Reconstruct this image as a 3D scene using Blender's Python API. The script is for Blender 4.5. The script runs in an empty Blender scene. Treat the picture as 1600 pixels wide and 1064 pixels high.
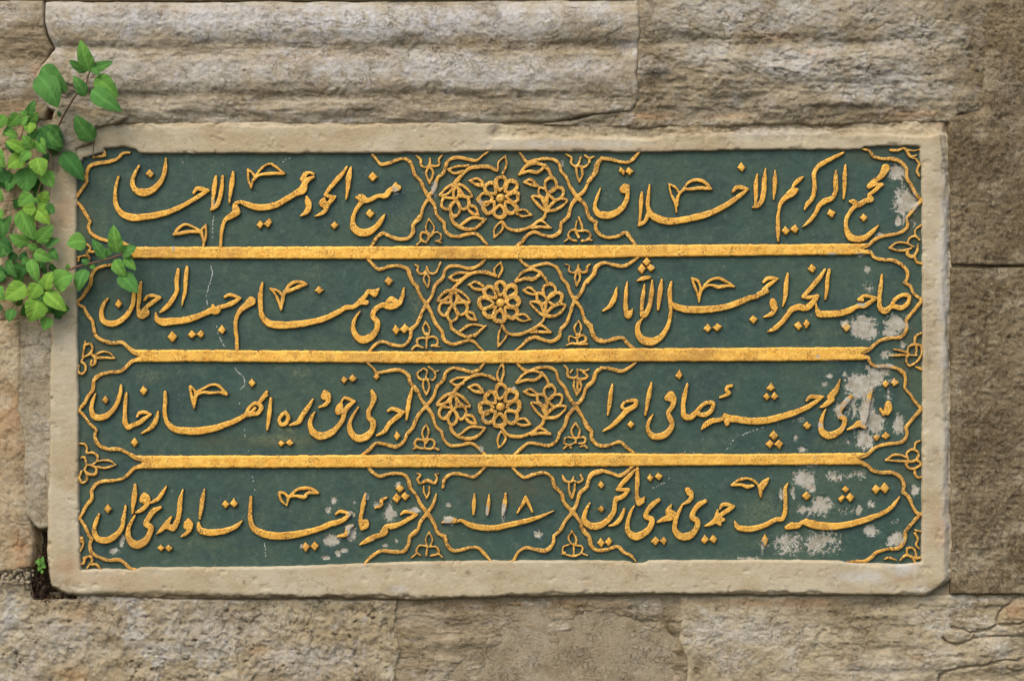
import bpy, math, random
import numpy as np
from mathutils import Vector

random.seed(7)
R = math.radians
scene = bpy.context.scene
col = scene.collection

# ------------------------------------------------------------------ camera
CAM_D = 4.0
cam_data = bpy.data.cameras.new("camera")
cam_data.sensor_width = 36.0
cam_data.lens = 90.0
cam_data.clip_start = 0.05
cam_data.clip_end = 500.0
cam = bpy.data.objects.new("camera", cam_data)
cam.location = (0, -CAM_D, 0)
cam.rotation_euler = (R(90), 0, 0)
col.objects.link(cam)
scene.camera = cam

# ------------------------------------------------------------------ daylight
SUN_EL, SUN_AZ = R(50), R(208)      # azimuth clockwise from +Y: behind the camera, to its left
world = bpy.data.worlds.new("World")
scene.world = world
world.use_nodes = True
wt = world.node_tree
wt.nodes.clear()
wo = wt.nodes.new("ShaderNodeOutputWorld")
wb = wt.nodes.new("ShaderNodeBackground")
sky = wt.nodes.new("ShaderNodeTexSky")
sky.sky_type = 'NISHITA'
sky.sun_disc = False
sky.sun_elevation = SUN_EL
sky.sun_rotation = SUN_AZ
sky.dust_density = 2.5
sky.air_density = 1.0
wb.inputs["Strength"].default_value = 0.15
wt.links.new(sky.outputs[0], wb.inputs[0])
wt.links.new(wb.outputs[0], wo.inputs[0])

sun_data = bpy.data.lights.new("sun", 'SUN')
sun_data.energy = 1.1
sun_data.angle = R(45)
sun_data.color = (1.0, 0.93, 0.82)
sun = bpy.data.objects.new("sun", sun_data)
sd = Vector((math.sin(SUN_AZ) * math.cos(SUN_EL), math.cos(SUN_AZ) * math.cos(SUN_EL), math.sin(SUN_EL)))
sun.rotation_euler = sd.to_track_quat('Z', 'Y').to_euler()
sun.location = sd * 6
col.objects.link(sun)

scene.view_settings.view_transform = 'Standard'
scene.view_settings.look = 'None'
scene.view_settings.gamma = 1.0
scene.view_settings.exposure = 0.72

# ------------------------------------------------------------------ noise (numpy)
_rng = np.random.RandomState(11)
_TAB = _rng.rand(16, 256, 256).astype(np.float32)

def vnoise(x, y, seed):
    x = x + seed * 37.17; y = y + seed * 91.73
    ix = np.floor(x).astype(np.int32); iy = np.floor(y).astype(np.int32)
    fx = (x - ix).astype(np.float32); fy = (y - iy).astype(np.float32)
    fx = fx * fx * (3 - 2 * fx); fy = fy * fy * (3 - 2 * fy)
    t = _TAB[seed % 16]
    ix0 = ix & 255; iy0 = iy & 255; ix1 = (ix + 1) & 255; iy1 = (iy + 1) & 255
    a = t[iy0, ix0]; b = t[iy0, ix1]; c = t[iy1, ix0]; d = t[iy1, ix1]
    return (a + (b - a) * fx) * (1 - fy) + (c + (d - c) * fx) * fy - 0.5

def fbm(px, py, scale, octv=4, seed=0, gain=0.5, sx=1.0):
    """value noise in about -1..1; scale in mm, sx stretches along x"""
    s = 0; a = 1.0; f = 1.0 / scale; n = 0
    for o in range(octv):
        s = s + a * vnoise(px * f / sx, py * f, seed + o * 3)
        n += a; a *= gain; f *= 2.03
    return s / n * 2

def ridge(px, py, scale, octv=3, seed=0, sx=1.0):
    s = 0; a = 1.0; f = 1.0 / scale; n = 0
    for o in range(octv):
        s = s + a * (1 - 4 * np.abs(vnoise(px * f / sx, py * f, seed + o * 5)))
        n += a; a *= 0.5; f *= 2.1
    return s / n

def smooth(e0, e1, x):
    t = np.clip((x - e0) / (e1 - e0), 0, 1)
    return t * t * (3 - 2 * t)

def blobs(px, py, lst, rag=0.55, seed=5, scale=22):
    n = fbm(px, py, scale, 4, seed) * rag
    out = np.zeros_like(px, dtype=np.float32)
    for cx, cy, rx, ry, s in lst:
        d = np.sqrt(((px - cx) / rx) ** 2 + ((py - cy) / ry) ** 2)
        out = np.maximum(out, s * np.clip(1.25 - d + n, 0, 1))
    return out

def poly_sdf(px, py, poly):
    """distance to the outline, positive inside"""
    P = np.array(poly, dtype=np.float64)
    d2 = np.full(px.shape, 1e12); inside = np.zeros(px.shape, bool)
    for i in range(len(P)):
        ax, ay = P[i]; bx, by = P[(i + 1) % len(P)]
        ex, ey = bx - ax, by - ay
        L = ex * ex + ey * ey + 1e-9
        t = np.clip(((px - ax) * ex + (py - ay) * ey) / L, 0, 1)
        d2 = np.minimum(d2, (px - ax - t * ex) ** 2 + (py - ay - t * ey) ** 2)
        cond = (ay > py) != (by > py)
        if ey != 0:
            inside ^= cond & (px < ex * (py - ay) / ey + ax)
    return np.where(inside, 1, -1) * np.sqrt(d2)

# ------------------------------------------------------------------ mesh helpers (1 unit of the survey grid = 1 mm)
def wx(px): return (px - 800.0) / 1000.0
def wz(py): return (532.0 - py) / 1000.0

def link(name, me, mat, parent=None, loc=(0, 0, 0)):
    o = bpy.data.objects.new(name, me)
    col.objects.link(o)
    if mat is not None:
        me.materials.append(mat)
    if parent is not None:
        o.parent = parent
        pl = parent_world(parent)
        o.location = (loc[0] - pl[0], loc[1] - pl[1], loc[2] - pl[2])
    else:
        o.location = loc
    return o

def parent_world(o):
    v = Vector((0, 0, 0))
    while o is not None:
        v = v + o.location; o = o.parent
    return v

def grid_mesh(name, PX, PY, H, keep, mat, parent, attrs=None, smooth_faces=True):
    """height field: PX, PY in mm on the wall, H in metres towards the viewer"""
    ny, nx = PX.shape
    idx = np.arange(ny * nx).reshape(ny, nx)
    k = keep[:-1, :-1] | keep[1:, :-1] | keep[:-1, 1:] | keep[1:, 1:]
    a = idx[:-1, :-1][k]; b = idx[:-1, 1:][k]; c = idx[1:, 1:][k]; d = idx[1:, :-1][k]
    quads = np.stack([a, d, c, b], 1)
    used, inv = np.unique(quads.ravel(), return_inverse=True)
    X = wx(PX.ravel()[used]); Z = wz(PY.ravel()[used]); Y = -H.ravel()[used]
    cx, cz = float((X.min() + X.max()) / 2), float((Z.min() + Z.max()) / 2)
    co = np.stack([X - cx, Y, Z - cz], 1).astype(np.float32)
    me = bpy.data.meshes.new(name)
    n = len(quads)
    me.vertices.add(len(co)); me.vertices.foreach_set("co", co.ravel())
    me.loops.add(n * 4); me.polygons.add(n)
    me.polygons.foreach_set("loop_start", np.arange(0, n * 4, 4, dtype=np.int32))
    me.polygons.foreach_set("loop_total", np.full(n, 4, dtype=np.int32))
    me.loops.foreach_set("vertex_index", inv.astype(np.int32).ravel())
    me.polygons.foreach_set("use_smooth", np.full(n, smooth_faces))
    for an, av in (attrs or {}).items():
        at = me.attributes.new(an, 'FLOAT', 'POINT')
        at.data.foreach_set("value", np.ascontiguousarray(av.ravel()[used], dtype=np.float32))
    me.update(calc_edges=True)
    me.validate()
    return link(name, me, mat, parent, (cx, 0, cz))

def empty(name, loc, label, cat, group=None):
    o = bpy.data.objects.new(name, None)
    o.empty_display_size = 0.05
    o.location = loc
    col.objects.link(o)
    o["label"] = label; o["category"] = cat
    if group: o["group"] = group
    return o

# ------------------------------------------------------------------ materials
class NT:
    def __init__(self, name):
        m = bpy.data.materials.new(name); m.use_nodes = True
        self.m = m; self.t = m.node_tree; self.t.nodes.clear()
        self.out = self.t.nodes.new("ShaderNodeOutputMaterial")
        self.b = self.t.nodes.new("ShaderNodeBsdfPrincipled")
        self.t.links.new(self.b.outputs[0], self.out.inputs[0])
        g = self.t.nodes.new("ShaderNodeNewGeometry")
        self.pos = g.outputs["Position"]
    def set(self, sock, v):
        if hasattr(v, "node"): self.t.links.new(v, sock)
        else: sock.default_value = v
    def noise(self, scale, detail=5, rough=0.55, stretch=None, off=0.0, dist=0.0):
        v = self.pos
        mp = self.t.nodes.new("ShaderNodeMapping")
        mp.inputs["Scale"].default_value = stretch or (1, 1, 1)
        mp.inputs["Location"].default_value = (off, off * 1.7, -off)
        self.t.links.new(v, mp.inputs[0])
        n = self.t.nodes.new("ShaderNodeTexNoise")
        n.inputs["Scale"].default_value = scale
        n.inputs["Detail"].default_value = detail
        n.inputs["Roughness"].default_value = rough
        n.inputs["Distortion"].default_value = dist
        self.t.links.new(mp.outputs[0], n.inputs["Vector"])
        return n.outputs[0]
    def ramp(self, v, lo, hi):
        n = self.t.nodes.new("ShaderNodeMapRange")
        n.interpolation_type = 'SMOOTHSTEP'
        self.set(n.inputs[0], v)
        n.inputs[1].default_value = lo; n.inputs[2].default_value = hi
        return n.outputs[0]
    def math(self, op, a, b=0.0):
        n = self.t.nodes.new("ShaderNodeMath"); n.operation = op
        self.set(n.inputs[0], a); self.set(n.inputs[1], b)
        return n.outputs[0]
    def mix(self, f, a, b):
        n = self.t.nodes.new("ShaderNodeMix"); n.data_type = 'RGBA'
        self.set(n.inputs[0], f)
        self.set(n.inputs[6], a if hasattr(a, "node") else (*a, 1))
        self.set(n.inputs[7], b if hasattr(b, "node") else (*b, 1))
        return n.outputs[2]
    def mixf(self, f, a, b):
        n = self.t.nodes.new("ShaderNodeMix"); n.data_type = 'FLOAT'
        self.set(n.inputs[0], f); self.set(n.inputs[2], a); self.set(n.inputs[3], b)
        return n.outputs[0]
    def attr(self, name):
        n = self.t.nodes.new("ShaderNodeAttribute"); n.attribute_name = name
        return n.outputs["Fac"]
    def bump(self, h, strength, dist):
        n = self.t.nodes.new("ShaderNodeBump")
        n.inputs["Strength"].default_value = strength
        n.inputs["Distance"].default_value = dist
        self.t.links.new(h, n.inputs["Height"])
        self.t.links.new(n.outputs[0], self.b.inputs["Normal"])
    def fin(self, color, rough=0.9, spec=0.25, metal=0.0):
        self.set(self.b.inputs["Base Color"], color)
        self.set(self.b.inputs["Roughness"], rough)
        self.b.inputs["Specular IOR Level"].default_value = spec
        self.set(self.b.inputs["Metallic"], metal)
        return self.m

def srgb(r, g, b):
    return tuple((c / 255 / 12.92 if c / 255 <= 0.04045 else ((c / 255 + 0.055) / 1.055) ** 2.4) for c in (r, g, b))

def stone_mat(name, a, b, dark, lightc, warmc, speck=0.35, bump=0.5, stretch=(1, 1, 1), off=0.0):
    """limestone: two body tones, dark patches (some lichen), pale patches of lime and painted skylight, warm iron stain, pores, pale and dark grains"""
    s = NT(name)
    c = s.mix(s.ramp(s.noise(11, 6, 0.6, stretch, off), 0.36, 0.64), a, b)
    c = s.mix(s.math('MULTIPLY', s.ramp(s.noise(52, 6, 0.65, stretch, off + 3), 0.50, 0.74), 0.5), c, dark)
    c = s.mix(s.math('MULTIPLY', s.ramp(s.noise(75, 5, 0.6, None, off + 7), 0.52, 0.72), 0.45), c, lightc)
    c = s.mix(s.attr("warm"), c, warmc)
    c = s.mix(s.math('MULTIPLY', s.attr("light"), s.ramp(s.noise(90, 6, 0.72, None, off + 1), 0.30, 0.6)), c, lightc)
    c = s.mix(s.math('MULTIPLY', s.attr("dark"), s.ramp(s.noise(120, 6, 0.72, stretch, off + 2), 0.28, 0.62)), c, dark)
    g1 = s.noise(270, 6, 0.78, stretch, off + 11)
    c = s.mix(s.math('MULTIPLY', s.ramp(g1, 0.53, 0.66), speck), c, tuple(x * 0.62 for x in dark))
    c = s.mix(s.math('MULTIPLY', s.ramp(g1, 0.46, 0.34), speck * 0.8), c, lightc)
    veins = s.ramp(s.math('ABSOLUTE', s.math('SUBTRACT', s.noise(60, 5, 0.68, stretch, off + 13, 0.6), 0.5)), 0.016, 0.002)
    veins = s.math('MULTIPLY', veins, s.ramp(s.noise(30, 3, 0.5, None, off + 15), 0.45, 0.62))
    c = s.mix(s.math('MULTIPLY', veins, 0.65), c, tuple(x * 0.45 for x in dark))
    h = s.math('ADD', s.math('ADD', s.noise(170, 8, 0.78, stretch, off + 4), s.math('MULTIPLY', s.noise(480, 4, 0.75, None, off + 6), 0.55)), s.math('MULTIPLY', veins, -0.5))
    s.bump(h, bump, 0.005)
    return s.fin(c, 0.92, 0.15)
# body tones of the stones
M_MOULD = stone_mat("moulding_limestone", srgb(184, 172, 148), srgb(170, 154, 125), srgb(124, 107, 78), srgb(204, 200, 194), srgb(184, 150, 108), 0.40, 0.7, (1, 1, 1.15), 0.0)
M_MOULD_L = stone_mat("moulding_limestone_brown", srgb(174, 156, 125), srgb(154, 135, 103), srgb(108, 91, 62), srgb(196, 188, 172), srgb(182, 146, 104), 0.42, 0.8, (0.7, 1, 1.8), 2.0)
M_MOULD_R = stone_mat("moulding_limestone_worn", srgb(174, 160, 132), srgb(156, 139, 108), srgb(110, 94, 66), srgb(198, 192, 180), srgb(182, 144, 104), 0.40, 0.75, (0.9, 1, 1.25), 5.0)
M_RIGHT = stone_mat("dark_coarse_stone", srgb(144, 127, 98), srgb(120, 104, 76), srgb(76, 63, 44), srgb(180, 167, 138), srgb(154, 128, 88), 0.8, 0.9, (1, 1, 1), 9.0)
M_LEFT = stone_mat("ochre_stone", srgb(184, 162, 126), srgb(170, 147, 111), srgb(126, 104, 72), srgb(198, 184, 154), srgb(178, 130, 86), 0.35, 0.65, (1, 1, 1), 12.0)
M_LOW_L = stone_mat("pitted_limestone", srgb(190, 175, 143), srgb(175, 156, 121), srgb(120, 103, 73), srgb(202, 197, 186), srgb(186, 150, 104), 0.45, 0.85, (1, 1, 1), 15.0)
M_LOW_M = stone_mat("laminated_limestone", srgb(172, 155, 125), srgb(152, 134, 103), srgb(98, 85, 56), srgb(196, 186, 166), srgb(168, 134, 92), 0.42, 0.75, (0.8, 1, 1.5), 18.0)
M_LOW_R = stone_mat("bedded_limestone", srgb(188, 172, 140), srgb(172, 154, 119), srgb(108, 92, 64), srgb(202, 194, 178), srgb(180, 138, 96), 0.40, 0.75, (0.8, 1, 1.35), 21.0)
M_MORTAR = stone_mat("sandy_mortar", srgb(178, 164, 136), srgb(162, 146, 115), srgb(118, 102, 74), srgb(194, 184, 164), srgb(176, 144, 96), 0.55, 0.8, (1, 1, 1), 25.0)
M_SOIL = stone_mat("dry_soil", srgb(88, 70, 52), srgb(68, 52, 38), srgb(40, 30, 22), srgb(116, 99, 78), srgb(96, 68, 46), 0.5, 1.0, (1, 1, 1), 30.0)

def marble_mat():
    s = NT("cream_marble")
    c = s.mix(s.ramp(s.noise(7, 6, 0.6, (1, 1, 1.6), 1.0), 0.34, 0.66), srgb(188, 175, 146), srgb(174, 156, 122))
    c = s.mix(s.math('MULTIPLY', s.ramp(s.noise(24, 7, 0.68, (0.6, 1, 1.4), 4.0), 0.46, 0.68), 0.6), c, srgb(158, 138, 104))
    c = s.mix(s.math('MULTIPLY', s.ramp(s.noise(90, 6, 0.7, None, 8.0), 0.5, 0.72), 0.35), c, srgb(188, 179, 160))
    c = s.mix(s.attr("warm"), c, srgb(168, 132, 98))
    c = s.mix(s.math('MULTIPLY', s.attr("light"), s.ramp(s.noise(90, 5, 0.7, None, 1), 0.25, 0.6)), c, srgb(190, 186, 178))
    c = s.mix(s.math('MULTIPLY', s.attr("dark"), s.ramp(s.noise(110, 6, 0.72, (1, 1, 1.8), 2), 0.3, 0.64)), c, srgb(116, 98, 68))
    g = s.noise(240, 5, 0.72, (0.8, 1, 1.3), 5)
    c = s.mix(s.math('MULTIPLY', s.ramp(g, 0.58, 0.70), 0.35), c, srgb(112, 94, 68))
    scratch = s.ramp(s.math('ABSOLUTE', s.math('SUBTRACT', s.noise(34, 5, 0.65, (0.6, 1, 1.2), 17, 0.8), 0.5)), 0.010, 0.001)
    scratch = s.math('MULTIPLY', scratch, s.ramp(s.noise(18, 3, 0.5, None, 19), 0.50, 0.66))
    c = s.mix(s.math('MULTIPLY', scratch, 0.5), c, srgb(110, 90, 62))
    s.bump(s.math('SUBTRACT', s.noise(200, 6, 0.7, None, 3), s.math('MULTIPLY', scratch, 0.4)), 0.5, 0.0035)
    return s.fin(c, 0.8, 0.25)
M_MARBLE = marble_mat()

def paint_loss(s, off):
    """mask of flaked paint from the surveyed patches, broken up into flakes"""
    n = s.math('ADD', s.math('MULTIPLY', s.noise(70, 8, 0.74, None, off, 0.9), 1.0), s.math('MULTIPLY', s.noise(230, 5, 0.75, None, off + 2, 0.5), 0.8))
    v = s.math('ADD', s.attr("loss"), s.math('MULTIPLY', s.math('SUBTRACT', n, 0.90), 2.1))
    return s.math('ADD', s.math('MULTIPLY', s.ramp(v, 0.44, 0.48), 0.22), s.math('MULTIPLY', s.ramp(v, 0.53, 0.555), 0.76))

def plaster(s, off):
    return s.mix(s.ramp(s.noise(110, 5, 0.6, None, off), 0.35, 0.65), srgb(180, 174, 158), srgb(154, 145, 124))

def green_mat():
    s = NT("green_paint")
    c = s.mix(s.ramp(s.noise(5, 7, 0.65, None, 2.0), 0.36, 0.64), srgb(52, 75, 65), srgb(64, 83, 66))
    c = s.mix(s.math('MULTIPLY', s.ramp(s.noise(18, 7, 0.7, (0.8, 1, 1.3), 5.0), 0.46, 0.68), 0.70), c, srgb(40, 61, 60))
    c = s.mix(s.math('MULTIPLY', s.ramp(s.noise(42, 7, 0.74, (1.2, 1, 0.8), 7.0), 0.50, 0.72), 0.6), c, srgb(86, 102, 82))
    brush = s.noise(130, 6, 0.74, (0.8, 1, 1.0), 21)
    c = s.mix(s.math('MULTIPLY', s.ramp(brush, 0.50, 0.68), 0.40), c, srgb(78, 98, 86))
    c = s.mix(s.math('MULTIPLY', s.ramp(brush, 0.46, 0.32), 0.40), c, srgb(34, 52, 48))
    c = s.mix(s.math('MULTIPLY', s.attr("olive"), s.ramp(s.noise(60, 5, 0.65, None, 9), 0.2, 0.6)), c, srgb(76, 76, 52))
    c = s.mix(s.math('MULTIPLY', s.attr("scuff"), s.ramp(s.noise(190, 5, 0.75, None, 4), 0.40, 0.66)), c, srgb(124, 128, 90))
    dust = s.ramp(s.noise(260, 4, 0.7, None, 13), 0.64, 0.72)
    c = s.mix(s.math('MULTIPLY', dust, 0.55), c, srgb(130, 138, 114))
    c = s.mix(paint_loss(s, 3.0), c, plaster(s, 4.0))
    s.bump(s.math('ADD', s.noise(110, 6, 0.7, None, 3), s.math('MULTIPLY', brush, 0.6)), 0.45, 0.0026)
    return s.fin(c, 0.6, 0.3)
M_GREEN = green_mat()

def gold_mat(name, bright, deep, wear):
    s = NT(name)
    g = s.mix(s.ramp(s.noise(60, 5, 0.6, None, 1.0), 0.36, 0.64), bright, deep)
    g = s.mix(s.math('MULTIPLY', s.ramp(s.noise(360, 3, 0.7, (0.7, 1, 1), 2.0), 0.52, 0.66), 0.6), g, srgb(255, 216, 128))
    grain = s.math('ADD', s.math('MULTIPLY', s.noise(330, 4, 0.8, None, 3.0), 0.68), s.math('MULTIPLY', s.noise(36, 5, 0.65, None, 5.0), 0.32))
    worn = s.ramp(grain, wear, wear + 0.05)
    g = s.mix(s.math('MULTIPLY', worn, 0.85), g, srgb(92, 62, 30))
    rub = s.ramp(s.noise(11, 7, 0.74, (1, 1, 1.6), 9.0), 0.48, 0.66)
    g = s.mix(s.math('MULTIPLY', rub, 0.6), g, srgb(172, 126, 62))
    glint = s.ramp(s.noise(150, 5, 0.75, None, 15.0), 0.60, 0.72)  # glints painted into the gold colour as bright flecks
    g = s.mix(s.math('MULTIPLY', glint, 0.55), g, srgb(255, 214, 118))
    # painted flanks: the gold covers only the crown of each stroke
    e = s.math('ADD', s.attr("edge"), s.math('MULTIPLY', s.math('SUBTRACT', s.noise(300, 4, 0.7, None, 7.0), 0.5), 1.7))
    crown = s.ramp(e, -0.40, -0.05)
    c = s.mix(crown, srgb(50, 66, 58), g)
    loss = paint_loss(s, 3.0)
    c = s.mix(loss, c, plaster(s, 6.0))
    leaf = s.math('MULTIPLY', s.math('MULTIPLY', crown, s.math('SUBTRACT', 1.0, loss)), s.math('SUBTRACT', 1.0, s.math('MULTIPLY', worn, 0.9)))
    s.bump(s.noise(330, 4, 0.8, None, 3.0), 0.35, 0.0016)
    return s.fin(c, s.mixf(leaf, 0.8, 0.48), 0.35, s.math('MULTIPLY', leaf, 0.35))
M_GOLD = gold_mat("gold_leaf", srgb(238, 181, 76), srgb(220, 157, 56), 0.520)
M_GOLD_THIN = gold_mat("gold_leaf_dull", srgb(228, 173, 78), srgb(202, 145, 58), 0.508)
M_GOLD_BAR = gold_mat("gold_leaf_bright", srgb(242, 187, 82), srgb(228, 166, 62), 0.532)

def flat_mat(name, c1, c2, scale, rough, bump=0.3):
    s = NT(name)
    c = s.mix(s.ramp(s.noise(scale, 5), 0.35, 0.65), c1, c2)
    s.bump(s.noise(scale * 2, 4), bump, 0.002)
    return s.fin(c, rough, 0.3)

def leaf_mat(name, c1, c2):
    s = NT(name)
    c = s.mix(s.ramp(s.noise(70, 4), 0.35, 0.65), c1, c2)
    c = s.mix(s.math('MULTIPLY', s.attr("rib"), 0.45), c, tuple(min(1, x * 1.7) for x in c1))
    s.bump(s.math('ADD', s.math('MULTIPLY', s.attr("vein"), 0.6), s.math('MULTIPLY', s.noise(350, 3), 0.4)), 0.45, 0.0022)
    s.fin(c, 0.85, 0.10)
    tr = s.t.nodes.new("ShaderNodeBsdfTranslucent")
    s.set(tr.inputs[0], s.mix(0.5, c, tuple(x * 1.3 for x in c1)))
    mx = s.t.nodes.new("ShaderNodeMixShader"); mx.inputs[0].default_value = 0.22
    s.t.links.new(s.b.outputs[0], mx.inputs[1]); s.t.links.new(tr.outputs[0], mx.inputs[2])
    s.t.links.new(mx.outputs[0], s.out.inputs[0])
    return s.m
LEAF = [leaf_mat("young_leaf", srgb(128, 164, 66), srgb(112, 154, 60)),
        leaf_mat("fresh_leaf", srgb(108, 152, 68), srgb(94, 142, 62)),
        leaf_mat("grown_leaf", srgb(88, 134, 66), srgb(76, 122, 58)),
        leaf_mat("old_leaf", srgb(66, 110, 54), srgb(58, 98, 48))]
M_STEM = flat_mat("red_brown_stem", srgb(112, 70, 58), srgb(96, 76, 50), 90, 0.6)
M_TWIG = flat_mat("dry_twig", srgb(140, 112, 90), srgb(110, 86, 66), 90, 0.9)
# ------------------------------------------------------------------ the wall
wall = empty("stone_wall", (0, 0.0, -0.70), "weathered limestone wall with a worn moulded cornice, round the green inscribed panel", "wall")
FAR = 150           # the wall goes on this many mm past the picture on every side
X0, X1, Y0, Y1 = -FAR, 1600 + FAR, -100, 1064 + 110

def block(name, poly, hfun, mat, step=1.7, round_r=6.0, round_a=0.006, wob=3.0, seed=0, tint=None, parent=wall, drop=0.045):
    P = np.array(poly)
    xs = np.arange(P[:, 0].min() - 8, P[:, 0].max() + 8 + step, step)
    ys = np.arange(P[:, 1].min() - 8, P[:, 1].max() + 8 + step, step)
    PX, PY = np.meshgrid(xs, ys)
    f = poly_sdf(PX, PY, poly) + wob * fbm(PX, PY, 34, 4, seed + 40)
    h = hfun(PX, PY)
    h = h - .25 * round_a * np.clip(1 - f / (round_r * .6), 0, 1) ** 2
    h = np.where(f < 0, h + f * 0.006, h)
    h = np.maximum(h, -drop)
    t = {"light": None, "dark": None, "warm": None}
    for k in t:
        t[k] = blobs(PX, PY, (tint or {}).get(k, []), 0.7, seed + {"light": 3, "dark": 6, "warm": 9}[k], 26)
        if k != "warm":     # weathering blotches
            n = fbm(PX, PY, 55, 5, seed + (15 if k == "light" else 18), .62, 1.2)
            t[k] = np.maximum(t[k], (.75 if k == "light" else .55) * smooth(.18, .46, n))
    return grid_mesh(name, PX, PY, h, f > -7, mat, parent, t)

def crumb(px, py, seed, a=1.0, sx=1.0, pit=1.0):
    """eroded stone relief in metres: swells, crumbly grain, crevices and pits"""
    wxn = 2.2 * fbm(px, py, 13, 3, seed + 9); wyn = 2.2 * fbm(px, py, 13, 3, seed + 10)
    qx, qy = px + wxn, py + wyn
    h = 0.0036 * fbm(px, py, 90, 3, seed, 0.5, sx) + 0.0034 * fbm(qx, qy, 30, 4, seed + 1, 0.6, sx)
    g = fbm(qx, qy, 9.5, 3, seed + 4, 0.6, 1 + (sx - 1) * .5)
    h = h + 0.0022 * g + 0.0011 * ridge(qx, qy, 15, 3, seed + 2, sx) + 0.0013 * fbm(px, py, 4.6, 2, seed + 12, .6)
    cr = np.abs(fbm(qx, qy, 34, 4, seed + 5, 0.55, sx))
    h = h - 0.0032 * smooth(0.05, 0.0, cr) * smooth(-.05, .25, fbm(px, py, 60, 2, seed + 11))
    p = fbm(px, py, 10, 3, seed + 7, .6)
    h = h - pit * 0.0035 * smooth(0.42, 0.72, p)
    return .85 * a * h

def carve(px, py, lines, depth=.010, wid=2.2, seed=3):
    """open cracks along surveyed lines"""
    qx = px + 4 * fbm(px, py, 14, 4, seed); qy = py + 4 * fbm(px, py, 14, 4, seed + 2)
    d = np.full(px.shape, 1e9)
    for L in lines:
        for (ax, ay), (bx, by) in zip(L[:-1], L[1:]):
            ex, ey = bx - ax, by - ay
            t = np.clip(((qx - ax) * ex + (qy - ay) * ey) / (ex * ex + ey * ey + 1e-9), 0, 1)
            d = np.minimum(d, np.hypot(qx - ax - t * ex, qy - ay - t * ey))
    ww = wid * (1 + .5 * fbm(px, py, 20, 2, seed + 5))
    return -depth * smooth(ww * .8, .3, d) - .0010 * smooth(6, 0, d)

def terrace(px, py, seed, scale=40, sx=4.0, amp=0.006, levels=5):
    """broken bedding: flakes split off in steps"""
    n = fbm(px, py, scale, 4, seed, 0.55, sx) * levels
    return amp * ((np.floor(n) + smooth(0.7, 1.0, n - np.floor(n))) / levels)

def profile(tab, warp_amp, seed):
    ys = np.array([y + (532 - y) * .27 * z / CAM_D for y, z in tab]); zs = np.array([z for y, z in tab]) * .27
    def fn(px, py):
        w = warp_amp * fbm(px, py, 120, 3, seed, 0.55, 2.0)
        return np.interp(py + w, ys, zs)
    return fn

prof_b = profile([(-12, .030), (3, .030), (8, .034), (11, .050), (22, .064), (36, .068), (50, .062), (62, .048), (70, .034), (77, .031), (84, .040),
                  (95, .049), (112, .052), (128, .048), (140, .036), (147, .024), (154, .024), (160, .026), (170, .023), (178, .012), (190, .000)], 5, 3)
prof_top = profile([(-260, .030), (6, .030)], 3, 5)
prof_a = profile([(-260, .040), (5, .040), (38, .052), (46, .046), (60, .040), (90, .034), (97, .030), (104, .036), (135, .034), (150, .026), (158, .020), (185, .014), (240, .0)], 6, 8)
prof_c = profile([(-260, .058), (30, .058), (52, .050), (62, .040), (70, .033), (78, .036), (90, .042), (112, .042), (126, .036), (132, .024),
                  (144, .024), (149, .017), (164, .017), (172, .006), (192, -.004)], 11, 14)

# top course above the cornice
block("stone_block", [(X0, Y0), (990, Y0), (990, 2), (X0, 2)], lambda x, y: 0.008 + crumb(x, y, 1, .7, 2), M_MOULD_L, 2.5, 5, .004, 1, 1,
      {"dark": [(500, -2, 460, 10, .8)]})
# left end of the cornice, brown layered stone
block("moulding_stone", [(X0, 3), (69, 3), (71, 40), (76, 62), (83, 76), (76, 90), (66, 104), (66, 120), (72, 140), (78, 165), (70, 188), (X0, 190)],
      lambda x, y: prof_a(x, y) + crumb(x, y, 3, .7, 2.2) + terrace(x, y, 6, 26, 5, .006) * smooth(30, 50, y) * (1 - smooth(88, 100, y)),
      M_MOULD_L, 1.7, 7, .010, 2, 3,
      {"dark": [(10, 70, 130, 26, .75), (-120, 70, 120, 26, .7)], "light": [(20, 128, 44, 26, .9), (20, 22, 60, 18, .7), (-80, 130, 80, 26, .8)], "warm": [(56, 112, 10, 12, .8), (20, 170, 60, 14, .35)]})
# long moulded stone over the panel
def h_b(x, y):
    h = prof_b(x, y)
    e = crumb(x, y, 9, .75, 1.4)
    rough = smooth(58, 74, y) * (1 - smooth(84, 96, y)) + smooth(132, 150, y)
    h = h + e + terrace(x, y, 12, 22, 5, .007) * np.clip(rough, 0, 1)
    h = h - 0.006 * smooth(0.25, 0.8, fbm(x, y, 70, 4, 17, .55, 2.2)) * smooth(62, 84, y)
    return h
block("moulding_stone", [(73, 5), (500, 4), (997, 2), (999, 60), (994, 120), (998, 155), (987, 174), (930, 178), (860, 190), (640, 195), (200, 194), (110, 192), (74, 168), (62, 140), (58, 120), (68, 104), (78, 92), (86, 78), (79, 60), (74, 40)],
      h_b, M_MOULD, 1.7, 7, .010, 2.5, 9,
      {"light": [(500, 34, 560, 30, .95), (300, 112, 130, 22, .5), (640, 106, 200, 26, .75), (780, 120, 90, 20, .7), (920, 110, 60, 26, .55)],  # first patch paints the skylit top roll paler in its colour
       "dark": [(400, 73, 260, 9, .7), (760, 72, 130, 13, .9), (905, 50, 34, 24, .75), (560, 150, 440, 8, .8), (700, 170, 280, 13, .75), (590, 92, 60, 14, .65), (950, 150, 60, 22, .7), (960, 60, 24, 30, .6)],  # darker strips along the grooves, plus dark patches
       "warm": [(300, 20, 60, 5, .3), (480, 90, 120, 10, .3), (180, 60, 80, 8, .25)]})
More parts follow.
